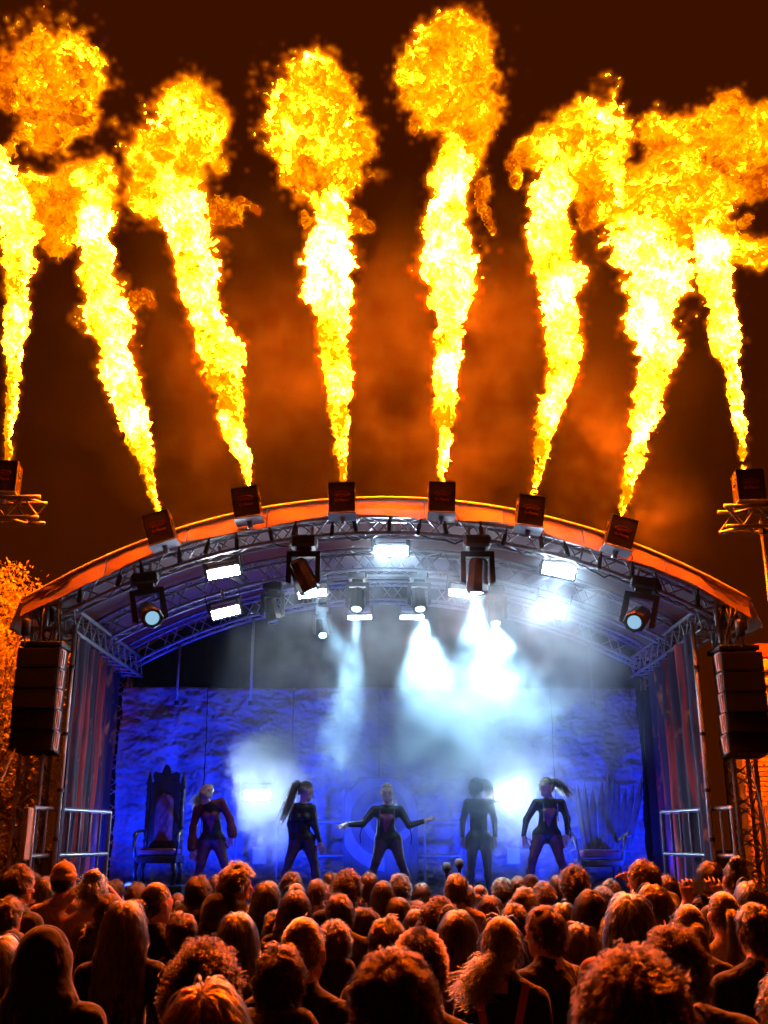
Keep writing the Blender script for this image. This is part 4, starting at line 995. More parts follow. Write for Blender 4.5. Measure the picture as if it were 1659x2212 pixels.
def hand(F, w, d, up, side, lab=1, curl=.35, spread=.18, s=1.0):
    """palm and five bent fingers: w wrist, d pointing direction, up = back of the hand, side = towards the thumb"""
    w = np.array(w, float); d = np.array(d, float) / np.linalg.norm(d); up = np.array(up, float); up -= d * (up @ d); up /= np.linalg.norm(up) + 1e-9
    sd = np.cross(d, up) * side
    k0 = w + d * .085 * s
    F.cap(w + d * .01, k0 + sd * .022 * s, .024 * s, .018 * s, lab, .014); F.cap(w + d * .015, k0 - sd * .024 * s, .022 * s, .016 * s, lab, .014)
    for i, (o, l) in enumerate(((.032, .070), (.011, .078), (-.011, .072), (-.031, .056))):
        b = k0 + sd * o * s; dd = d + sd * (o * spread * 26) - up * curl * (.5 + .12 * i); dd /= np.linalg.norm(dd)
        m = b + dd * l * .55 * s; d2 = dd - up * curl * 1.1; d2 /= np.linalg.norm(d2); F.cap(b, m, .0098 * s, .0090 * s, lab, .006); F.cap(m, m + d2 * l * .5 * s, .0090 * s, .0075 * s, lab, .005)
    tb = w + d * .028 * s + sd * .028 * s; td = d * .7 + sd * .8 - up * .25; td /= np.linalg.norm(td); tm = tb + td * .045 * s; F.cap(tb, tm, .0125 * s, .0105 * s, lab, .010)
    t2 = td + d * .5; t2 /= np.linalg.norm(t2); F.cap(tm, tm + t2 * .034 * s, .0105 * s, .0085 * s, lab, .006)
def face_R(yaw=0, pitch=0, roll=0): return Rz(rad(yaw)) @ Ry(rad(roll)) @ Rx(rad(pitch))

# ================================================================== DANCERS
mat('top_black', (.012, .012, .014), .45, 0, .4, 12, .2, 45); mat('leather', (.010, .010, .013), .5, 0, .4, 14, .3, 40)
mat('top_wine', (.22, .03, .025), .75, 0, .3, 12, .3, 50); mat('tights', (.075, .03, .045), .55, 0, .3, 20, .05); mat('tights_red', (.16, .035, .05), .5, 0, .3, 20, .05)
mat('bodice', (.25, .02, .12), .5, 0, .3, 10); mat('boots', (.012, .012, .012), .3); mat('stud', (.8, .8, .85), .2, 1.0)
mat('skin_pale', (.62, .40, .32), .5, 0, .12, 12, .05, 60)
YD = 14.2
def dancer(label, J, hd, tail_pts, hairc, mats, Y=YD, gown=False, tie=(0, .115, .05), studs=False, puffy=False, vneck=True, curls=(.25, .25)):
    """J: picture joints; mats: (top, skin, legs, bodice, boots)"""
    root = P(J['hip'][0], J['hip'][1], Y); root[2] = DECK; root = np.array((root[0], Y, DECK))
    def q(n):
        u, v = J[n][0], J[n][1]; dy = J[n][2] if len(J[n]) > 2 else 0
        return P(u, v, Y + dy) - root
    pts = {n: q(n) for n in J}
    allp = np.array(list(pts.values())); lo = allp.min(0) - .22; hi = allp.max(0) + .22; lo[2] = -.01; hi[2] = pts['head'][2] + .17
    F = Field(lo, hi, .0095)
    hl, hr, wa, nk = pts['hipl'], pts['hipr'], pts['waist'], pts['neck']; sl, sr = pts['shl'], pts['shr']
    hm = (hl + hr) / 2; ch = (sl + sr) / 2 * .72 + wa * .28
    ex = np.array((0, 0, 1))
    F.cap(hl + ex * .02, hr + ex * .02, .092, .092, 3, .05, (1, .95, 1)); F.cap(hm + ex * .03, wa, .112, .106, 3, .05, (1, .78, 1))
    F.cap(wa, ch, .106, .128, 3, .05, (1, .76, 1)); F.cap(sl * .8 + sr * .2 - ex * .02, sr * .8 + sl * .2 - ex * .02, .075, .075, 0, .045, (1, .85, 1))
    F.cap(ch * .6 + wa * .4 + np.array((-.055, -.07, .02)), ch * .6 + wa * .4 + np.array((-.05, -.075, .02)), .055, .055, 0, .03); F.cap(ch * .6 + wa * .4 + np.array((.055, -.07, .02)), ch * .6 + wa * .4 + np.array((.05, -.075, .02)), .055, .055, 0, .03)
    R = face_R(*hd); H = pts['head']
    F.cap(nk - ex * .03, H + R @ np.array((0, .015, -.05)), .050, .046, 1, .03)
    head(F, H, R)
    for s, a, b, c, hnd in ((-1, sl, pts['ell'], pts['wrl'], pts['hal']), (1, sr, pts['elr'], pts['wrr'], pts['har'])):
        F.cap(a, b, .058, .044, 0, .03); F.cap(b, c, .044 if not puffy else .052, .030 if not puffy else .046, 0, .02)
        if puffy: F.cap(b * .35 + c * .65, c * .95 + b * .05, .064, .060, 0, .03)
        d = hnd - c; hand(F, c, d, (0, -.6, .8), s, 1, curls[0 if s < 0 else 1])
    for s, h_, kn, an in ((-1, hl, pts['knl'], pts['anl']), (1, hr, pts['knr'], pts['anr'])):
        an = an.copy(); an[2] = .085
        F.cap(h_, kn, .090, .058, 2, .05); F.cap(kn, an, .055, .038, 2, .02); m_ = kn * .68 + an * .32 + np.array((0, .02, 0)); F.cap(m_, m_, .056, .056, 2, .04)
        F.cap(an - ex * .01, an * np.array((1, 1, 0)) + np.array((s * .02, -.02, .05)), .045, .045, 4, .02); F.cap(an * np.array((1, 1, 0)) + np.array((0, .03, .04)), an * np.array((1, 1, 0)) + np.array((s * .05, -.14, .034)), .040, .034, 4, .02)
    iR = R.T
    def relabel(C, L_):
        loc = (C - H) @ iR.T; e = (loc - HC) / RXYZ; dn = e / np.linalg.norm(e, axis=1)[:, None]
        thr = np.interp(dn[:, 1], [-1, -.45, 0, .45, 1], [.62, .45, .15, -.55, -.80])
        L2 = L_.copy(); L2[(L_ == 1) & (np.linalg.norm(e, axis=1) < 1.25) & (dn[:, 2] > thr) & (np.abs(loc[:, 0]) < .083)] = 5
        # deep neckline opening showing the bodice as a V
        cx = wa[0] + (ch[0] - wa[0]) * np.clip((C[:, 2] - wa[2]) / (ch[2] - wa[2] + 1e-6), 0, 1); t = np.clip((C[:, 2] - wa[2] + .05) / (nk[2] - .10 - wa[2]), 0, 1)
        vv = (C[:, 1] < np.interp(0, [0, 1], [0, 1])) & (np.abs(C[:, 0] - cx) < .085 * t) & (C[:, 2] > wa[2] - .05) & (C[:, 2] < nk[2] - .12) & np.isin(L_, (0, 3))
        L2[vv & (C[:, 1] < -.03) & vneck] = 6
        L2[(L2 == 3)] = 0 if not puffy else 3
        return L2
    mm = [mats[0], mats[1], mats[2], mats[3], mats[4], 'scalp_' + hairc, 'bodice']
    body = obj('person', F.mesh('dancer_body', mm, relabel)); body.location = root; tag(body, label, 'person', 'dancers on stage')
    g = np.random.default_rng(len(label)); tie_ = np.array(tie)
    A = np.concatenate([resample(tied(900, g, tie_), 14), tail(300, g, tie_, tail_pts, .020, fuzz=.022)])
    cu = curves('dancer_hair', A, .0021, .0010, 'hair_' + hairc); ho = obj('hair', cu, body, M4(R, H))
    if studs:
        def line(a, b, n, off):
            for i in range(n):
                p = a + (b - a) * (i + .5) / n + np.array(off); MB().lathe([(.010, 0), (.007, .008), (.001, .010)], 6, p, Rx(rad(90))).build('stud', 'stud', body)
        for s, a, b, c in ((-1, sl, pts['ell'], pts['wrl']), (1, sr, pts['elr'], pts['wrr'])):
            line(a, b, 9, (s * .02, -.056, 0)); line(b, c, 8, (s * .01, -.044, 0))
            top = a * .55 + nk * .45; line(top, np.array((top[0] - s * .0, top[1], wa[2] + .06)), 11, (0, -.115, -.03))
        for s, e_ in ((-1, pts['ell']), (1, pts['elr'])):
            MB().tube([e_ + np.array((s * .0, -.05, -.02)), e_ + np.array((s * .03, -.06, -.14)), e_ + np.array((s * .02, -.05, -.24))], .007, 5).build('strap', 'leather', body)
    return body
dancer('dancer in a wine red puffy sleeve top with head thrown back near the throne',
       dict(hip=(458, 1820), head=(446, 1712, -.05), neck=(446, 1737), shl=(427, 1748), shr=(478, 1733), ell=(417, 1787), wrl=(415, 1832, -.05), hal=(417, 1848, -.06), elr=(497, 1770), wrr=(502, 1803, -.04), har=(498, 1818, -.05),
            waist=(458, 1788), hipl=(446, 1817), hipr=(471, 1817), knl=(434, 1866, -.08), anl=(412, 1945), knr=(484, 1862, -.08), anr=(506, 1945)),
       (18, -32, 28), [(0, .16, .03), (-.03, .17, -.06), (-.03, .15, -.15)], 'blond', ['top_wine', 'skin_pale', 'tights_red', 'top_black', 'boots'], puffy=True)
dancer('dancer in black seen from behind with a very long blond ponytail beside the smoke puff',
       dict(hip=(652, 1820), head=(661, 1710, .0), neck=(655, 1734), shl=(637, 1745), shr=(674, 1746), ell=(627, 1780), wrl=(629, 1812), hal=(632, 1826), elr=(680, 1783), wrr=(691, 1818), har=(696, 1833),
            waist=(649, 1790), hipl=(641, 1817), hipr=(664, 1817), knl=(625, 1858, -.05), anl=(602, 1945), knr=(678, 1862), anr=(690, 1945)),
       (110, 12, 0), [(-.0, .15, .07), (-.0, .18, -.04), (-.0, .19, -.20), (-.0, .22, -.36), (-.0, .24, -.46)], 'blond', ['top_black', 'skin_pale', 'tights', 'top_black', 'boots'], tie=(0, .10, .085), vneck=False)
dancer('central dancer in a studded black jacket with both arms spread low',
       dict(hip=(840, 1820), head=(836, 1713, -.03), neck=(836, 1738), shl=(808, 1750), shr=(864, 1750), ell=(783, 1780, -.04), wrl=(750, 1781, -.14), hal=(734, 1786, -.2), elr=(884, 1783, -.04), wrr=(916, 1774, -.14), har=(932, 1768, -.2),
            waist=(833, 1792), hipl=(825, 1817), hipr=(853, 1817), knl=(812, 1862, -.08), anl=(783, 1945), knr=(866, 1862, -.08), anr=(897, 1945)),
       (0, 4, 0), [(.0, .16, -.02), (.03, .12, -.14), (.04, .10, -.22)], 'blond', ['leather', 'skin_pale', 'tights', 'top_black', 'boots'], studs=True, tie=(0, .11, .02), curls=(.1, .1))
dancer('hazy dancer in black facing left in front of the upstage strobe',
       dict(hip=(1035, 1818), head=(1027, 1701), neck=(1033, 1725), shl=(1010, 1734), shr=(1058, 1734), ell=(1000, 1772), wrl=(999, 1806), hal=(1001, 1822), elr=(1068, 1772), wrr=(1070, 1806), har=(1068, 1822),
            waist=(1034, 1782), hipl=(1022, 1814), hipr=(1048, 1814), knl=(1018, 1868), anl=(1012, 1945), knr=(1053, 1868), anr=(1060, 1945)),
       (-65, 0, 0), [(0, .19, .06), (0, .22, -.04), (0, .20, -.13)], 'dark', ['top_black', 'skin_pale', 'tights', 'top_black', 'boots'], Y=14.9, tie=(0, .105, .08), vneck=False)
dancer('dancer at right in a studded jacket looking left with ponytail flying',
       dict(hip=(1181, 1810), head=(1180, 1701, -.03), neck=(1186, 1725), shl=(1158, 1735), shr=(1213, 1735), ell=(1137, 1771, -.02), wrl=(1131, 1805, -.05), hal=(1135, 1822, -.07), elr=(1225, 1769, -.02), wrr=(1226, 1803, -.05), har=(1220, 1820, -.07),
            waist=(1183, 1780), hipl=(1166, 1806), hipr=(1196, 1806), knl=(1151, 1856, -.08), anl=(1136, 1945), knr=(1210, 1856, -.08), anr=(1246, 1945)),
       (-58, 4, 0), [(.02, .16, .06), (.06, .22, .01), (.09, .28, -.08), (.11, .32, -.14)], 'blond', ['leather', 'skin_pale', 'tights_red', 'top_black', 'boots'], studs=True, tie=(0, .11, .07))

# ---- thrones and microphones
mat('dark_carved', (.02, .016, .014), .3, 0, .4, 20, .4, 60); mat('pink_leather', (.30, .07, .07), .45, 0, .3, 10, .15, 40); mat('spike_wood', (.16, .11, .10), .6, 0, .4, 8, .4, 30)
pt = P(345, 1835, 15.6)
th = thing('throne', 'carved dark throne with tufted pink back at the left of the stage', 'chair', (pt[0], 15.6, DECK))
zs = pt[2] - DECK
MB().box((0, .05, (zs - .48) / 2), (.8, .7, max(.06, zs - .48)), bev=.01).build('riser', 'black_wood', th)
MB().box((.02, -.06, zs - .03), (.50, .48, .09), bev=.03).build('seat_cushion', 'pink_leather', th); MB().box((.02, -.04, zs - .13), (.58, .54, .10), bev=.015).build('seat_frame', 'dark_carved', th)
g = []
for i in range(25):
    t = i / 24; z = zs + .12 + .66 * t; hw = .135 * (1 if t < .8 else math.sqrt(max(0.0, 1 - ((t - .8) / .2) ** 2)) + .001); row = []
    for j in range(13):
        s_ = j / 12 * 2 - 1; tuft = .5 + .5 * math.cos(s_ * 9.4) * math.cos(t * 24 + (math.pi if False else 0)); row.append((hw * s_, .16 - .055 * (1 - s_ ** 4) + .03 * (1 - tuft) * (1 - s_ ** 2), z))
    g.append(row)
MB().sheet(g).build('back_pad', 'pink_leather', th, True)
for t in (.12, .30, .48, .66, .84):
    for s_ in (-.33, .33): MB().lathe([(.012, 0), (.008, .01), (.001, .012)], 8, (.135 * s_, .125, zs + .12 + .66 * t), Rx(rad(90))).build('button', 'dark_carved', th)
MB().box((0, .19, zs + .42), (.44, .05, .82), bev=.015).build('back_panel', 'dark_carved', th)
for s_ in (-1, 1):
    pr = [(.035, 0)]
    for q in range(1, 30): pr.append((.026 + .012 * abs(math.sin(q * 1.15)) + .008 * (q % 7 == 0), q * .038))
    pr += [(.03, 1.14), (.012, 1.22), (.001, 1.25)]
    MB().lathe(pr, 10, (s_ * .25, .2, zs - .15)).build('back_post', 'dark_carved', th, True)
    MB().tube([(s_ * .28, .18, zs + .26), (s_ * .30, -.05, zs + .25), (s_ * .30, -.28, zs + .20), (s_ * .30, -.32, zs + .13)], [.022, .026, .032, .02], 8).build('armrest', 'dark_carved', th, True)
    MB().tube([(s_ * .29, -.26, zs - .1), (s_ * .31, -.28, zs + .05), (s_ * .30, -.28, zs + .2)], [.03, .022, .028], 8).build('arm_post', 'dark_carved', th, True)
    for yy in (-.26, .2): MB().tube([(s_ * .26, yy, zs - .15), (s_ * .28, yy - .02, zs - .3), (s_ * .25, yy, max(.02, zs - .47))], [.04, .028, .035], 8).build('leg', 'dark_carved', th, True)
cr = []; rr = random.Random(2)
for q in range(41):
    a = math.pi * q / 40; r_ = .30 * (1 + .16 * math.sin(a * 9) + rr.uniform(-.05, .05)); cr.append((-r_ * math.cos(a) * .82, .02 + r_ * math.sin(a) * (1.0 if abs(math.cos(a)) > .3 else 1.12)))
MB().prism(cr, .06, c=(0, .19, zs + .80)).build('crest', 'dark_carved', th)
pt = P(1290, 1838, 15.7)
th = thing('spiked_throne', 'pale pink seat throne with a fan of tall pointed spikes at right', 'chair', (pt[0], 15.7, DECK)); zs = pt[2] - DECK
for u, v in ((1247, 1689), (1262, 1687), (1280, 1700), (1300, 1684), (1314, 1662), (1325, 1678), (1337, 1688), (1352, 1700), (1368, 1692), (1387, 1674)):
    tip = P(u, v, 15.85) - np.array((pt[0], 15.7, DECK)); bx = (u - 1315) * .0042 + .16
    base = np.array((bx, .12, zs + .02)); mid = base * .45 + tip * .55 + np.array(((u - 1315) * .0006, .02, 0))
    m = MB(); n_ = 10; ring = []
    for i in range(n_ + 1):
        t = i / n_; c = base * (1 - t) ** 2 + 2 * t * (1 - t) * mid + tip * t * t; w = .048 * min(1, (1 - t) * 3.2 + .02); ring.append([c + np.array((-w, 0, 0)), c + np.array((0, -.02, 0)), c + np.array((w, 0, 0)), c + np.array((0, .02, 0)), c + np.array((-w, 0, 0))])
    m.sheet(ring).build('spike', 'spike_wood', th)
MB().box((0, -.05, zs - .04), (.54, .46, .10), bev=.04).build('seat_cushion', 'pink_leather', th); MB().box((0, -.03, zs - .16), (.62, .52, .10), bev=.02).build('seat_frame', 'spike_wood', th)
for s_ in (-1, 1):
    MB().tube([(s_ * .33, .15, zs + .12), (s_ * .34, -.05, zs + .16), (s_ * .37, -.22, zs + .20), (s_ * .41, -.27, zs + .24), (s_ * .40, -.30, zs + .20)], .028, 8).build('armrest', 'spike_wood', th, True)
    MB().tube([(s_ * .30, -.24, zs - .15), (s_ * .34, -.26, zs + .04), (s_ * .36, -.24, zs + .2)], .025, 8).build('arm_post', 'spike_wood', th, True)
    for yy in (-.24, .18): MB().tube([(s_ * .27, yy, zs - .15), (s_ * .29, yy, .02)], .03, 8).build('leg', 'spike_wood', th, True)
for u, v, lb in ((965, 1876, 'short microphone with foam windscreen left of a taller one at the stage lip'), (992, 1868, 'taller microphone with black foam windscreen at the stage lip')):
    p = P(u, v, 12.28); t = thing('microphone_stand', lb, 'microphone', (p[0], 12.28, DECK), 0, 'microphones at the stage lip'); z = p[2] - DECK
    MB().lathe([(.11, 0), (.11, .012), (.02, .02), (.012, .03)], 16).build('base', 'black_metal', t); bar('pole', (0, 0, .02), (0, 0, z - .10), .009, t, 'black_metal')
    MB().lathe([(.012, -.16), (.02, -.05), (.03, -.04), (.048, -.01), (.05, .03), (.035, .06), (.001, .07)], 12, (0, 0, z), Rx(rad(-18))).build('microphone_head', 'grille', t, True)
# ================================================================== CROWD
CLOTH = {'black': (.010, .010, .011), 'charcoal': (.035, .034, .036), 'navy': (.015, .018, .035), 'olive': (.05, .045, .025), 'tan': (.34, .24, .16), 'grey': (.17, .16, .15), 'cream': (.50, .43, .34), 'rust': (.25, .09, .04), 'wine': (.10, .015, .02), 'orange': (.45, .20, .06)}
def cloth_mat(k, c):
    m, nt, N, L = nodes_of('cloth_' + k); b = N['Principled BSDF']; b.inputs['Roughness'].default_value = .85
    b.inputs['Sheen Weight'].default_value = .25; b.inputs['Sheen Roughness'].default_value = .4; b.inputs['Specular IOR Level'].default_value = .25
    tc = N.new('ShaderNodeTexCoord'); n = N.new('ShaderNodeTexNoise'); n.inputs['Scale'].default_value = 7; n.inputs['Detail'].default_value = 3; n.inputs['Distortion'].default_value = 1.2; L.new(tc.outputs['Object'], n.inputs[0])
    mx = N.new('ShaderNodeMix'); mx.data_type = 'RGBA'; mx.inputs[6].default_value = (*[x * .75 for x in c], 1); mx.inputs[7].default_value = (*c, 1); L.new(n.outputs[0], mx.inputs[0]); L.new(mx.outputs[2], b.inputs['Base Color'])
    bp = N.new('ShaderNodeBump'); bp.inputs['Strength'].default_value = .8; bp.inputs['Distance'].default_value = .03; L.new(n.outputs[0], bp.inputs['Height']); L.new(bp.outputs[0], b.inputs['Normal'])
for k, c in CLOTH.items(): cloth_mat(k, c)
mat('jeans', (.03, .04, .07), .8)
HEADZ = 1.61                                   # head centre of a 1.75 m figure
BODY = {}
def body_mesh(kind, pose='down', bald=False, neckline='tee'):
    key = (kind, pose, neckline)
    if key in BODY: return BODY[key]
    sw = {'slim': .165, 'broad': .205, 'mid': .185}[kind]; tr = {'slim': .88, 'broad': 1.08, 'mid': .97}[kind]
    up = pose != 'down'
    F = Field((-.62 if up else -.36, -.62 if up else -.32, -.005), (.62 if up else .36, .30, 2.16 if pose in ('phone', 'arms_up') else 1.80), .0135)
    z = np.array((0, 0, 1.0)); H = np.array((0, -.015, HEADZ))
    F.cap((-.085, 0, .92), (.085, 0, .92), .115 * tr, .115 * tr, 3, .05, (1, .95, 1)); F.cap((0, 0, .97), (0, .0, 1.13), .135 * tr, .125 * tr, 0, .05, (1, .8, 1))
    F.cap((0, 0, 1.13), (0, .01, 1.30), .130 * tr, .150 * tr, 0, .05, (1, .74, 1)); F.cap((-sw * .8, .01, 1.385), (sw * .8, .01, 1.385), .072 * tr, .072 * tr, 0, .05, (1, .95, 1))
    F.cap((-sw * .5, .015, 1.43), (0, .01, 1.475), .05, .055, 0, .04); F.cap((sw * .5, .015, 1.43), (0, .01, 1.475), .05, .055, 0, .04)
    F.cap((0, .012, 1.44), H + np.array((0, .012, -.05)), .058, .054, 1, .03)
    head(F, H, np.eye(3))
    if neckline == 'hood':
        F.cap((-.09, .06, 1.47), (.09, .06, 1.47), .062, .062, 0, .03); F.cap((0, .10, 1.44), (0, .11, 1.34), .085, .05, 0, .04); F.cap((-.085, -.03, 1.475), (-.09, .05, 1.48), .04, .05, 0, .03); F.cap((.085, -.03, 1.475), (.09, .05, 1.48), .04, .05, 0, .03)
    elif neckline == 'collar':
        for a in range(10):
            w = a * .6283; w2 = (a + 1) * .6283; F.cap((.075 * math.cos(w), .01 + .07 * math.sin(w), 1.475 + .012 * math.sin(w)), (.075 * math.cos(w2), .01 + .07 * math.sin(w2), 1.475 + .012 * math.sin(w2)), .026, .026, 0, .015)
    elif neckline == 'bare':
        F.L[:, :, int((1.33 - F.lo[2]) / F.h):int((1.48 - F.lo[2]) / F.h)] = 1
    for s in (-1, 1):
        sh = np.array((s * sw, .01, 1.385)); el = np.array((s * (sw + .055), .04, 1.10)); wr = np.array((s * (sw - .02), -.17, 1.02)); hd = np.array((-s * .3, -1, .25)); upv = np.array((0, .2, 1.0))
        if pose == 'phone': el = np.array((s * (sw + .10), -.22, 1.45)); wr = np.array((s * .10, -.36, 1.66)); hd = np.array((-s * .15, -.2, 1)); upv = np.array((0, 1, .2))
        if pose == 'arms_up': el = np.array((s * (sw + .10), -.16, 1.44)); wr = np.array((s * .12, -.10, 1.62)); hd = np.array((-s * .8, .2, .35)); upv = np.array((0, 1, .3))
        if pose == 'point' and s < 0: el = np.array((-.42, -.10, 1.50)); wr = np.array((-.22, -.26, 1.62)); hd = np.array((.8, -.1, .3)); upv = np.array((0, -.3, 1))
        if pose == 'chin' and s > 0: el = np.array((.24, -.16, 1.22)); wr = np.array((.10, -.20, 1.45)); hd = np.array((-.3, .2, .9)); upv = np.array((.6, -1, 0))
        bare = neckline in ('tee', 'bare') and up
        F.cap(sh, sh * .5 + el * .5, .062 * tr, .054 * tr, 0 if neckline != 'bare' else 1, .03); F.cap(sh * .5 + el * .5, el, .052 * tr, .046 * tr, 1 if bare else 0, .02)
        F.cap(el, wr, .046 * tr, .032, 1 if bare else 0, .02); hand(F, wr, hd, upv, s, 1, .5)
        F.cap((s * .09, 0, .90), (s * .10, -.01, .50), .092 * tr, .062, 3, .05); F.cap((s * .10, -.01, .50), (s * .105, .02, .09), .062, .045, 3, .02); F.cap((s * .105, .03, .045), (s * .12, -.14, .04), .045, .038, 4, .02)
    def relabel(C, L_):
        loc = C - H; e = (loc - HC) / RXYZ; dn = e / np.linalg.norm(e, axis=1)[:, None]; thr = np.interp(dn[:, 1], [-1, -.45, 0, .45, 1], [.62, .45, .15, -.55, -.80])
        L2 = L_.copy(); L2[(L_ == 1) & (np.linalg.norm(e, axis=1) < 1.25) & (dn[:, 2] > thr) & (np.abs(loc[:, 0]) < .083)] = 2; return L2
    me = F.mesh('crowd_body', ['cloth_black', 'skin', 'scalp_dark', 'jeans', 'boots'], relabel); BODY[key] = me; return me
PARTS = {}
def headwear(kind):
    if kind in PARTS: return PARTS[kind]
    if kind == 'beanie' or kind == 'raised_hood':
        F = Field((-.22, -.20, -.34), (.22, .24, .20), .010)
        if kind == 'beanie':
            F.cap((0, .02, .03), (0, .025, .055), .112, .098, 0, .03); F.cap((0, .04, -.02), (0, .045, -.04), .107, .10, 0, .03)
        else:
            F.cap((0, .025, .035), (0, .03, .055), .118, .108, 0, .05); F.cap((0, .05, -.03), (0, .06, -.12), .118, .112, 0, .05); F.cap((-.06, .05, -.16), (.06, .05, -.16), .10, .10, 0, .06); F.cap((-.10, .03, -.22), (.10, .03, -.22), .07, .07, 0, .05)
            F.cap((0, -.20, .0), (0, -.08, -.02), .085, .08, 0, .02, sub=True)
        me = F.mesh(kind, ['cloth_black'])
    elif kind == 'cap':
        F = Field((-.14, -.26, -.10), (.14, .18, .19), .008)
        F.cap((0, .015, .045), (0, .015, .06), .103, .092, 0, .03); F.ell((0, .015, -.075), (.30, .30, .085), 0, .01, True)
        F.cap((-.05, -.10, .02), (-.045, -.18, .005), .012, .010, 0, .02); F.cap((.05, -.10, .02), (.045, -.18, .005), .012, .010, 0, .02); F.cap((0, -.10, .025), (0, -.20, .008), .013, .010, 0, .03); F.ell((0, .015, .16), (.012, .012, .008), 0, .01)
        me = F.mesh(kind, ['cloth_black'])
    PARTS[kind] = me; return me
def set_slot(o, i, m):
    o.material_slots[i].link = 'OBJECT'; o.material_slots[i].material = MATS[m]
WTRUE = {'short': .190, 'crop': .175, 'messy': .225, 'curly': .235, 'bigcurly': .29, 'long': .215, 'longwavy': .225, 'bob': .22, 'pony': .185, 'lowpony': .19, 'bun': .185, 'lowbun': .185, 'updo': .20, 'beanie': .215, 'raised_hood': .245, 'cap': .205}
hseed = {}
def person(u, v, w, style, hc, cl, body, label, yaw=0, pose='down', neck='tee', hood_cl=None, tilt=0, group='people in the crowd'):
    depth = FPX * WTRUE[style] / (w * (1.12 if w < 90 else 1.0))
    x, y = (u - U0) / FPX, (V0 - v) / FPX; c, s = math.cos(PITCH), math.sin(PITCH)
    top = CAM + depth * np.array((x, c - y * s, s + y * c))
    if top[1] > 11.5: top = P(u, v, 11.5)
    if top[1] < 1.35: top = P(u, v, 1.35)
    extra = {'bun': .065, 'updo': .06, 'curly': .045, 'bigcurly': .075, 'messy': .04, 'raised_hood': .035, 'beanie': .02}.get(style, .012)
    sc = top[2] / (1.75 + extra)
    o = obj('person', body_mesh(body, pose, neckline=neck)); o.location = (top[0], top[1], 0); o.scale = (max(sc, .88),) * 2 + (sc,); tr_ = random.Random(int(u * 7 + v)); o.rotation_euler = (rad(tr_.uniform(-3, 2)), rad(tr_.uniform(-4, 4)), math.pi + rad(yaw + tr_.uniform(-14, 14)))
    q_ = np.array(o.rotation_euler.to_matrix()) @ np.array((0, 0, HEADZ * sc)); o.location.x -= q_[0]; o.location.y -= q_[1]
    set_slot(o, 0, 'cloth_' + cl); set_slot(o, 2, 'scalp_' + hc); tag(o, label, 'person', group)
    H = (0, -.015, HEADZ)
    if style in ('beanie', 'raised_hood', 'cap'):
        a = obj('hood' if style == 'raised_hood' else style, headwear(style), o); a.location = H; set_slot(a, 0, 'cloth_' + (hood_cl or cl))
        if style == 'cap': b = obj('hair', hairdo('crop'), o); b.location = H; set_slot(b, 0, 'hair_' + hc)
        elif style == 'beanie': b = obj('hair', hairdo('fringe'), o); b.location = H; set_slot(b, 0, 'hair_' + hc)
    else:
        n = hseed.get(style, 0); hseed[style] = n + 1
        b = obj('hair', hairdo(style, n % 3), o); b.location = H; set_slot(b, 0, 'hair_' + hc)
        if n % 2 and style not in ('lowpony', 'updo'): b.scale = (-1, 1, 1)
    return o
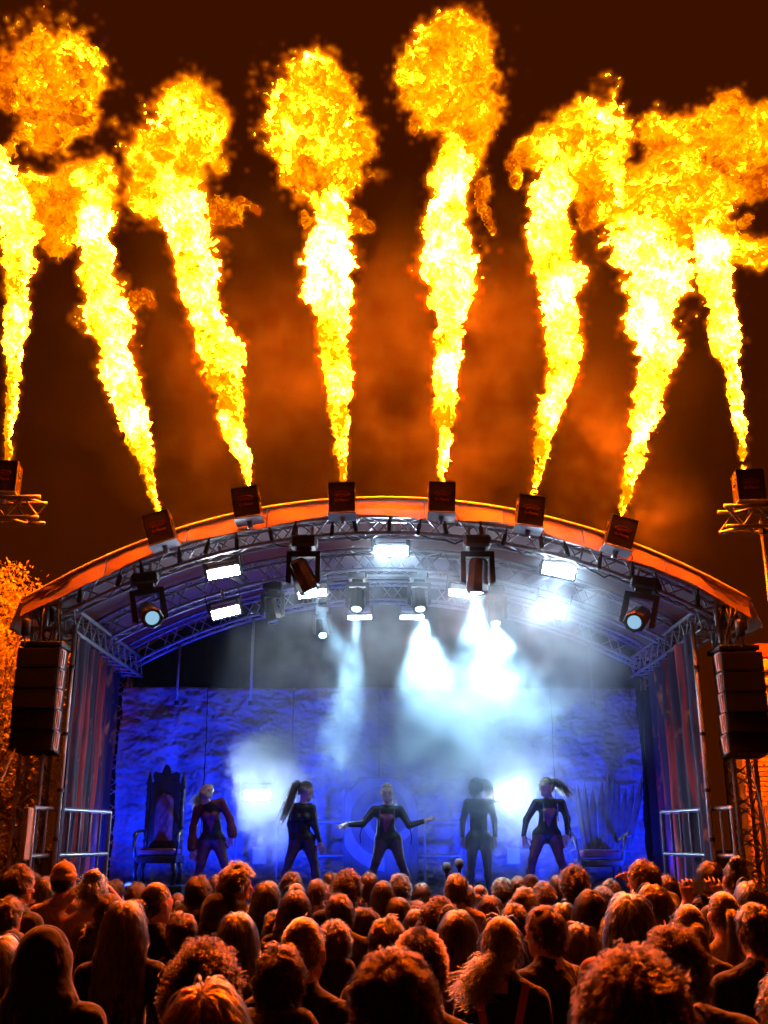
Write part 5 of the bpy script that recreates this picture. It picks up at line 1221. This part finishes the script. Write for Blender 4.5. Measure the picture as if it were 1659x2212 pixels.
PEOPLE = [
 (41, 1861, 57, 'short', 'black', 'black', 'broad', 'dark haired man in a black coat at the far left below the leg truss', -35, 'down', 'collar'),
 (75, 1885, 38, 'cap', 'dark', 'charcoal', 'mid', 'small figure in a dark cap between the man in the coat and the capped man', 10),
 (98, 1888, 42, 'short', 'light', 'olive', 'mid', 'short fair haired head just left of the man in the dark cap', 5),
 (141, 1859, 52, 'cap', 'dark', 'tan', 'broad', 'man in a dark cap and tan shirt at the left', -12),
 (203, 1868, 52, 'updo', 'blond', 'cream', 'slim', 'blond woman with bare back and raised arms right of the capped man', 0, 'arms_up', 'bare'),
 (271, 1941, 88, 'longwavy', 'light', 'black', 'mid', 'woman with long loose fair hair and a dark coat behind the hooded man', 0, 'down', 'collar'),
 (338, 1900, 62, 'lowbun', 'brown', 'black', 'slim', 'woman in profile with hair tied in a bun and a hoop earring', -48, 'down', 'collar'),
 (385, 1925, 36, 'pony', 'brown', 'charcoal', 'slim', 'small girl with tied hair right of the woman with the hoop earring', 10),
 (297, 1899, 38, 'messy', 'red', 'wine', 'slim', 'reddish messy head partly behind the woman with the bun', 0),
 (187, 1990, 58, 'long', 'light', 'olive', 'slim', 'straight haired girl between the hooded man and the long haired woman', 0),
 (103, 1989, 138, 'raised_hood', 'black', 'black', 'broad', 'person with a black hood up filling the lower left', 0, 'down', 'hood'),
 (8, 2016, 78, 'longwavy', 'blond', 'cream', 'slim', 'fair wavy hair at the very left edge beside the black hood', 0),
 (429, 1885, 50, 'short', 'dark', 'charcoal', 'broad', 'short dark haired man in a charcoal jacket under the wine red dancer', 0, 'down', 'hood'),
 (469, 1885, 36, 'short', 'light', 'olive', 'mid', 'fair head half hidden behind the curly man with hand to his face', 0),
 (510, 1856, 62, 'curly', 'light', 'black', 'mid', 'curly haired man in profile with a hand at his face', -55, 'chin', 'hood'),
 (470, 1924, 66, 'raised_hood', 'black', 'charcoal', 'mid', 'person with a dark hood up in front of the curly man', 0, 'down', 'hood'),
 (576, 1899, 56, 'long', 'light', 'rust', 'slim', 'long straight fair hair below the smoke puff', 0),
 (631, 1876, 46, 'messy', 'brown', 'charcoal', 'mid', 'messy brown head under the dancer with the long ponytail', 0),
 (640, 1903, 42, 'lowbun', 'light', 'olive', 'slim', 'smooth fair head behind the brown long haired girl at centre left', 0),
 (638, 1917, 64, 'long', 'brown', 'black', 'slim', 'girl with long brown hair in front of the smooth fair head', 0),
 (686, 1894, 42, 'short', 'light', 'grey', 'mid', 'short fair head left of the man in the black shirt', 0),
 (703, 1903, 44, 'messy', 'red', 'charcoal', 'slim', 'red messy head touching the man in the black shirt', 0),
 (749, 1868, 58, 'messy', 'dark', 'black', 'broad', 'man with tousled dark hair and broad black shirt left of centre', 0),
 (797, 1881, 40, 'long', 'red', 'wine', 'slim', 'bright red straight long hair under the central dancer', 0),
 (514, 1964, 92, 'long', 'blond', 'olive', 'mid', 'blond long haired woman with a bright rim in front of the dark hood', 0),
 (536, 1951, 58, 'longwavy', 'light', 'tan', 'slim', 'fair head peeking out behind the blond woman with the bright rim', 0),
 (655, 1971, 108, 'pony', 'light', 'black', 'mid', 'woman with a loose ponytail and visible ear left of the woman with lowered face', -28),
 (784, 1954, 64, 'long', 'black', 'black', 'slim', 'dark haired woman turning back with her red lit face lowered', 115),
 (440, 2022, 172, 'curly', 'black', 'black', 'broad', 'big dark curly head blurred at the lower left', 0),
 (450, 2103, 205, 'long', 'red', 'black', 'mid', 'nearest parted hair glowing orange at the bottom left', 0, 'down', 'collar'),
 (607, 2029, 122, 'short', 'black', 'black', 'broad', 'short round dark head in the lower middle left', 0, 'down', 'hood'),
 (826, 1897, 52, 'bob', 'blond', 'black', 'slim', 'blond bob directly below the central dancer', 0, 'down', 'collar'),
 (864, 1884, 46, 'curly', 'blond', 'olive', 'mid', 'fair curly hair right of the blond bob', 0),
 (868, 1898, 32, 'bun', 'red', 'rust', 'slim', 'small reddish bun in front of the fair curly hair', 0),
 (910, 1904, 36, 'long', 'brown', 'charcoal', 'slim', 'small brown long haired girl right of the reddish bun', 0),
 (897, 1938, 52, 'messy', 'brown', 'charcoal', 'slim', 'tousled brown head leaning left beside the wide dark head', -40),
 (947, 1933, 78, 'curly', 'black', 'black', 'broad', 'wide head of short dark waves at the centre', 0),
 (985, 1882, 46, 'short', 'light', 'tan', 'mid', 'fair head below the microphones', 0),
 (999, 1898, 54, 'messy', 'brown', 'charcoal', 'mid', 'brown tousled head in front of the fair head by the microphones', 0),
 (1037, 1907, 38, 'lowbun', 'light', 'cream', 'slim', 'small fair tied head right of the tousled head by the microphones', -30),
 (988, 1959, 92, 'long', 'light', 'black', 'mid', 'thick straight fair hair at centre right in front of the dark waves', 0),
 (1081, 1970, 95, 'lowpony', 'light', 'black', 'slim', 'girl with a messy side ponytail and red braces on her back', -12),
 (905, 1990, 122, 'crop', 'dark', 'black', 'broad', 'cropped man with a red lit ear in the foreground centre', 15),
 (850, 2029, 198, 'short', 'black', 'black', 'broad', 'largest black head at the bottom centre', 0, 'down', 'hood'),
 (838, 1971, 82, 'short', 'brown', 'olive', 'mid', 'brown head behind the cropped man', 0),
 (1118, 1889, 32, 'short', 'brown', 'charcoal', 'mid', 'tiny brown head left of the blue beanie', 0),
 (1147, 1886, 36, 'beanie', 'dark', 'navy', 'mid', 'person in a blue beanie under the dancer at right', 0),
 (1175, 1896, 46, 'messy', 'red', 'wine', 'mid', 'rusty tousled head right of the blue beanie', 0),
 (1133, 1907, 60, 'messy', 'light', 'rust', 'mid', 'fair spiky haired person behind the profile man', 0),
 (1178, 1949, 78, 'short', 'dark', 'black', 'broad', 'short haired man in left profile right of the girl with braces', 55),
 (1152, 2006, 52, 'long', 'blond', 'olive', 'slim', 'blond straight hair just right of the girl with braces', 0),
 (1206, 1887, 28, 'long', 'brown', 'wine', 'slim', 'thin long brown hair left of the curly man at right', 0),
 (1240, 1864, 54, 'curly', 'dark', 'charcoal', 'broad', 'curly dark haired man in a jacket right of the right dancer', -8, 'down', 'collar'),
 (1390, 1850, 56, 'short', 'brown', 'olive', 'broad', 'man with one arm raised to his face and elbow out at right', 40, 'point', 'collar'),
 (1273, 1915, 64, 'long', 'dark', 'black', 'slim', 'long dark hair with pale beads right of the curly man', 0),
 (1358, 1924, 105, 'longwavy', 'blond', 'rust', 'mid', 'long blond hair in the middle of the right crowd', 0),
 (1411, 1904, 70, 'longwavy', 'red', 'charcoal', 'slim', 'wavy reddish hair behind the long blond hair at right', 0),
 (1441, 1886, 46, 'long', 'brown', 'charcoal', 'slim', 'brown hair hanging down right of the man with the raised elbow', 0),
 (1532, 1856, 50, 'long', 'dark', 'black', 'slim', 'dark long hair behind the raised phone', 0),
 (1560, 1918, 68, 'pony', 'light', 'cream', 'slim', 'fair tied hair person holding up a phone with both hands', -8, 'phone'),
 (1584, 1838, 50, 'bun', 'brown', 'charcoal', 'broad', 'person with a high bun in front of the timber gate', 10),
 (1583, 1888, 54, 'messy', 'light', 'tan', 'mid', 'fair head below the high bun', 0),
 (1618, 1898, 62, 'long', 'blond', 'cream', 'slim', 'blond hair near the right edge under the brick wall', 0),
 (1652, 1940, 40, 'short', 'brown', 'olive', 'mid', 'brown head cut by the right edge behind the man in the black tee', 0),
 (1486, 1945, 72, 'pony', 'light', 'olive', 'slim', 'smooth fair ponytail behind the two big curly heads', 0),
 (1568, 1952, 66, 'lowpony', 'red', 'black', 'slim', 'reddish tied hair in profile left of the man in the black tee', 35),
 (1630, 1941, 92, 'short', 'brown', 'black', 'broad', 'short haired man in a black tee with bare neck at right', 8),
 (1363, 2005, 250, 'messy', 'black', 'black', 'broad', 'huge dark tousled head in the right foreground', 0, 'down', 'hood'),
 (1450, 1975, 145, 'messy', 'black', 'black', 'broad', 'second dark curly head behind the huge foreground one', 0),
 (1279, 1952, 44, 'longwavy', 'red', 'rust', 'slim', 'small reddish wavy hair left of the long blond hair at right', 0),
 (1225, 2045, 82, 'longwavy', 'brown', 'charcoal', 'mid', 'brown wavy hair left of the huge foreground head', 0),
 (1700, 2080, 150, 'short', 'brown', 'orange', 'broad', 'person in a pale orange jacket cut off at the lower right edge', 0, 'down', 'collar'),
 (250, 1893, 34, 'messy', 'brown', 'charcoal', 'mid', 'brown head left of the reddish messy head near the stage', 0),
 (715, 1880, 34, 'long', 'brown', 'navy', 'slim', 'small long haired head left of the tousled man near the stage', 0),
 (1085, 1893, 36, 'curly', 'brown', 'charcoal', 'mid', 'small curly brown head right of the microphones', 0),
 (1320, 1893, 38, 'messy', 'brown', 'charcoal', 'mid', 'brown head under the spiked throne', 0),
 (1490, 1895, 40, 'short', 'dark', 'navy', 'mid', 'short dark head left of the raised phone near the stage', 0),
]
FILL = [(165,1905,44,'longwavy','brown'),(235,1925,52,'short','dark'),(320,1962,70,'messy','brown'),(395,1965,66,'short','dark'),(560,1930,50,'longwavy','brown'),(600,1955,64,'messy','light'),(735,1925,58,'short','brown'),(720,1975,80,'messy','brown'),(905,1960,60,'longwavy','light'),(860,1935,52,'long','brown'),(1060,1930,54,'longwavy','red'),(1110,1945,60,'short','brown'),(1215,1945,62,'long','light'),(1250,1990,84,'longwavy','brown'),(1300,1912,48,'curly','light'),(1325,1965,70,'messy','brown'),(1400,1950,66,'longwavy','light'),(1460,1915,48,'curly','brown'),(1520,1930,52,'messy','red'),(20,1930,60,'short','brown'),(780,1925,44,'curly','light')]
NEAR = ['right of the capped man', 'in front of the woman with raised arms', 'behind the nearest parted hair', 'left of the blond woman with the bright rim', 'below the smoke puff', 'behind the short round dark head', 'in front of the tousled man in black', 'left of the woman with lowered face', 'left of the thick straight fair hair', 'under the fair curly hair', 'right of the tousled head by the microphones', 'left of the profile man', 'under the curly man in the jacket', 'left of the huge foreground head', 'left of the man with the raised elbow', 'above the huge foreground head', 'in front of the wavy reddish hair', 'left of the hanging brown hair at right', 'below the raised phone', 'below the man in the black coat', 'right of the red straight hair']
SAY = {'bob': 'bobbed', 'short': 'short haired', 'messy': 'tousled', 'pony': 'ponytailed', 'bun': 'bun wearing', 'long': 'long haired', 'curly': 'curly', 'longwavy': 'long wavy haired'}
for i_, (f_, w_) in enumerate(zip(FILL, NEAR)):
    PEOPLE.append((*f_, ('black', 'charcoal', 'navy', 'black', 'olive')[i_ % 5], ('mid', 'slim', 'broad')[i_ % 3], f'{f_[4]} {SAY[f_[3]]} person {w_}', (0, 12, -18, 25, -8)[i_ % 5], 'down', ('tee', 'hood', 'collar')[i_ % 3]))
FOLK = {}
for row in PEOPLE:
    FOLK[row[7]] = person(*row)
# details worn or held
ph = FOLK['fair tied hair person holding up a phone with both hands']; bpy.context.view_layer.update()
pm = ph.matrix_world @ Vector((0, -.40, 1.74))
t = thing('smartphone', 'dark smartphone held up above the crowd at right', 'phone', pm, ph.rotation_euler[2] + math.pi)
MB().box((0, 0, 0), (.155, .010, .076), bev=.006).build('case', 'black_metal', t); MB().box((0, -.0062, 0), (.145, .001, .068)).build('screen', 'lens', t)
g = FOLK['girl with a messy side ponytail and red braces on her back']; mat('brace_red', (.42, .075, .045), .7); mat('brass', (.5, .35, .15), .35, 1.0)
for s in (-1, 1):
    pts = []
    for k in range(10):
        q = k / 9; zz = 1.465 - q * .46; pts.append((s * (.115 - .105 * q), .085 + .040 * math.sin(math.pi * min(1, q * 1.25)), zz))
    vs = []
    for p_ in pts: vs.append([(p_[0] - .018, p_[1] + .012, p_[2]), (p_[0] + .018, p_[1] + .012, p_[2])])
    st_ = MB(); st_.sheet(vs); o = st_.build('strap', 'brace_red', g)
    MB().box((pts[6][0], pts[6][1] + .017, pts[6][2]), (.044, .006, .030), Ry(s * -.25), bev=.002).build('buckle', 'brass', g)
e = FOLK['woman in profile with hair tied in a bun and a hoop earring']
MB().tube([(.088 + .0 * q, -.005 + .02 * math.cos(q), 1.545 + .02 * math.sin(q)) for q in np.linspace(0, 6.28, 16)], .003, 5).build('hoop_earring', 'brass', e)
b = FOLK['long dark hair with pale beads right of the curly man']; mat('bead', (.7, .6, .45), .3)
for k in range(8):
    a = -1.1 + k * .16; MB().lathe([(.001, -.011), (.011, 0), (.001, .011)], 8, (.10 * math.sin(a) * .9, .03, HEADZ + .012 + .118 * math.cos(a))).build('bead', 'bead', b)
# ================================================================== SMOKE
def gauss(X, Y, Z, c, r): return np.exp(-(((X - c[0]) / r[0]) ** 2 + ((Y - c[1]) / r[1]) ** 2 + ((Z - c[2]) / r[2]) ** 2))
def grid(lo, hi, h):
    n = [int((hi[i] - lo[i]) / h) + 1 for i in range(3)]; n = [k + k % 2 for k in n]
    return n, np.meshgrid(*[np.linspace(lo[i], hi[i], n[i]) for i in range(3)], indexing='ij')
lo, hi = (-3.75, 12.25, DECK + .02), (3.85, 16.3, 5.85)
n, (X, Y_, Z) = grid(lo, hi, .075)
def G(u, v, Y, ru, ry, rv):
    c = P(u, v, Y); k = 1 / PXM(u, v, Y); return gauss(X, Y_, Z, c, (ru * k, ry, rv * k))
D = 1.5 * G(1210, 1310, 13.3, 130, .9, 110) + .6 * G(1000, 1340, 12.3, 90, .6, 110) + .35 * G(760, 1400, 12.4, 110, .6, 130) + 1.3 * G(1060, 1400, 14.0, 210, 1.2, 140) + 1.2 * G(1120, 1500, 14.6, 230, 1.3, 130) \
    + .55 * G(900, 1240, 13.8, 160, 1.0, 60) + 1.7 * G(870, 1580, 14.9, 250, 1.0, 160) + 1.6 * G(1050, 1690, 14.8, 170, .8, 140) + .45 * G(680, 1400, 14.3, 130, 1.0, 120)
D = np.clip(D - .07, 0, 9) + .004
w1 = fbm(tuple(n), 3.6, 5, lo=3.0); w2 = fbm(tuple(n), 3.0, 6, lo=8.0)
D = D * np.clip(.62 + .62 * w1 + .30 * w2, .03, 3)
pf = 6.0 * G(590, 1665, 15.2, 62, .40, 70) + 4.5 * G(560, 1640, 15.3, 45, .35, 40) + 4.0 * G(575, 1760, 15.3, 50, .40, 65) + 1.0 * G(610, 1830, 15.2, 60, .4, 40)
w3 = fbm(tuple(n), 3.0, 9, lo=7.0)
pf = 1.6 * np.clip(pf * (1 + .48 * w3 + .34 * w2) - 1.1, 0, 4)
edge = np.minimum.reduce([(X - lo[0]) / .5, (hi[0] - X) / .5, (Y_ - lo[1]) / .3, (hi[2] - Z) / .6, (hi[1] - Y_) / .2]); roofz = np.polyval(EC, X) - .12
edge = np.clip(edge, 0, 1) * np.clip((roofz - Z) / .3, 0, 1)
sm = volume_grid('stage_smoke', lo, hi, (D + pf) * edge, smoke_mat('stage_smoke', (.80, .91, .98), .60, .3)); tag(sm, kind='stuff')
# drifting smoke behind the flames
lo, hi = (-5.6, 13.0, 4.9), (5.8, 17.0, 11.8)
n, (X, Y_, Z) = grid(lo, hi, .10)
D = .20 * G(830, 760, 15, 750, 1.8, 420) + .55 * G(460, 850, 15, 140, 1.4, 230) + .75 * G(840, 880, 15.3, 200, 1.4, 230) + .8 * G(1080, 830, 15.3, 150, 1.4, 240) + 2.2 * G(1250, 980, 14.6, 95, 1.0, 110) + 2.4 * G(1350, 1110, 14.4, 120, .9, 85) + .35 * G(640, 650, 15.3, 220, 1.4, 200) + .4 * G(1050, 600, 15.3, 200, 1.4, 140) + .5 * G(420, 1040, 14.6, 90, 1.0, 90)
w1 = fbm(tuple(n), 3.4, 15, lo=3.5); w2 = fbm(tuple(n), 2.6, 16, lo=8)
D = np.clip(D * (.22 + .85 * w1 + .75 * w2), 0, 3.5); edge = np.minimum.reduce([(X - lo[0]) / .8, (hi[0] - X) / .8, (hi[2] - Z) / 1.2, (Y_ - lo[1]) / .5, (hi[1] - Y_) / .6]); D = D * np.clip(edge, 0, 1) * np.clip((Z - np.polyval(EC, np.clip(X, XL, XR)) - .05) / .25, 0, 1)
sm = volume_grid('sky_smoke', lo, hi, D, smoke_mat('sky_smoke', (.85, .85, .85), .015, .0)); tag(sm, kind='stuff')
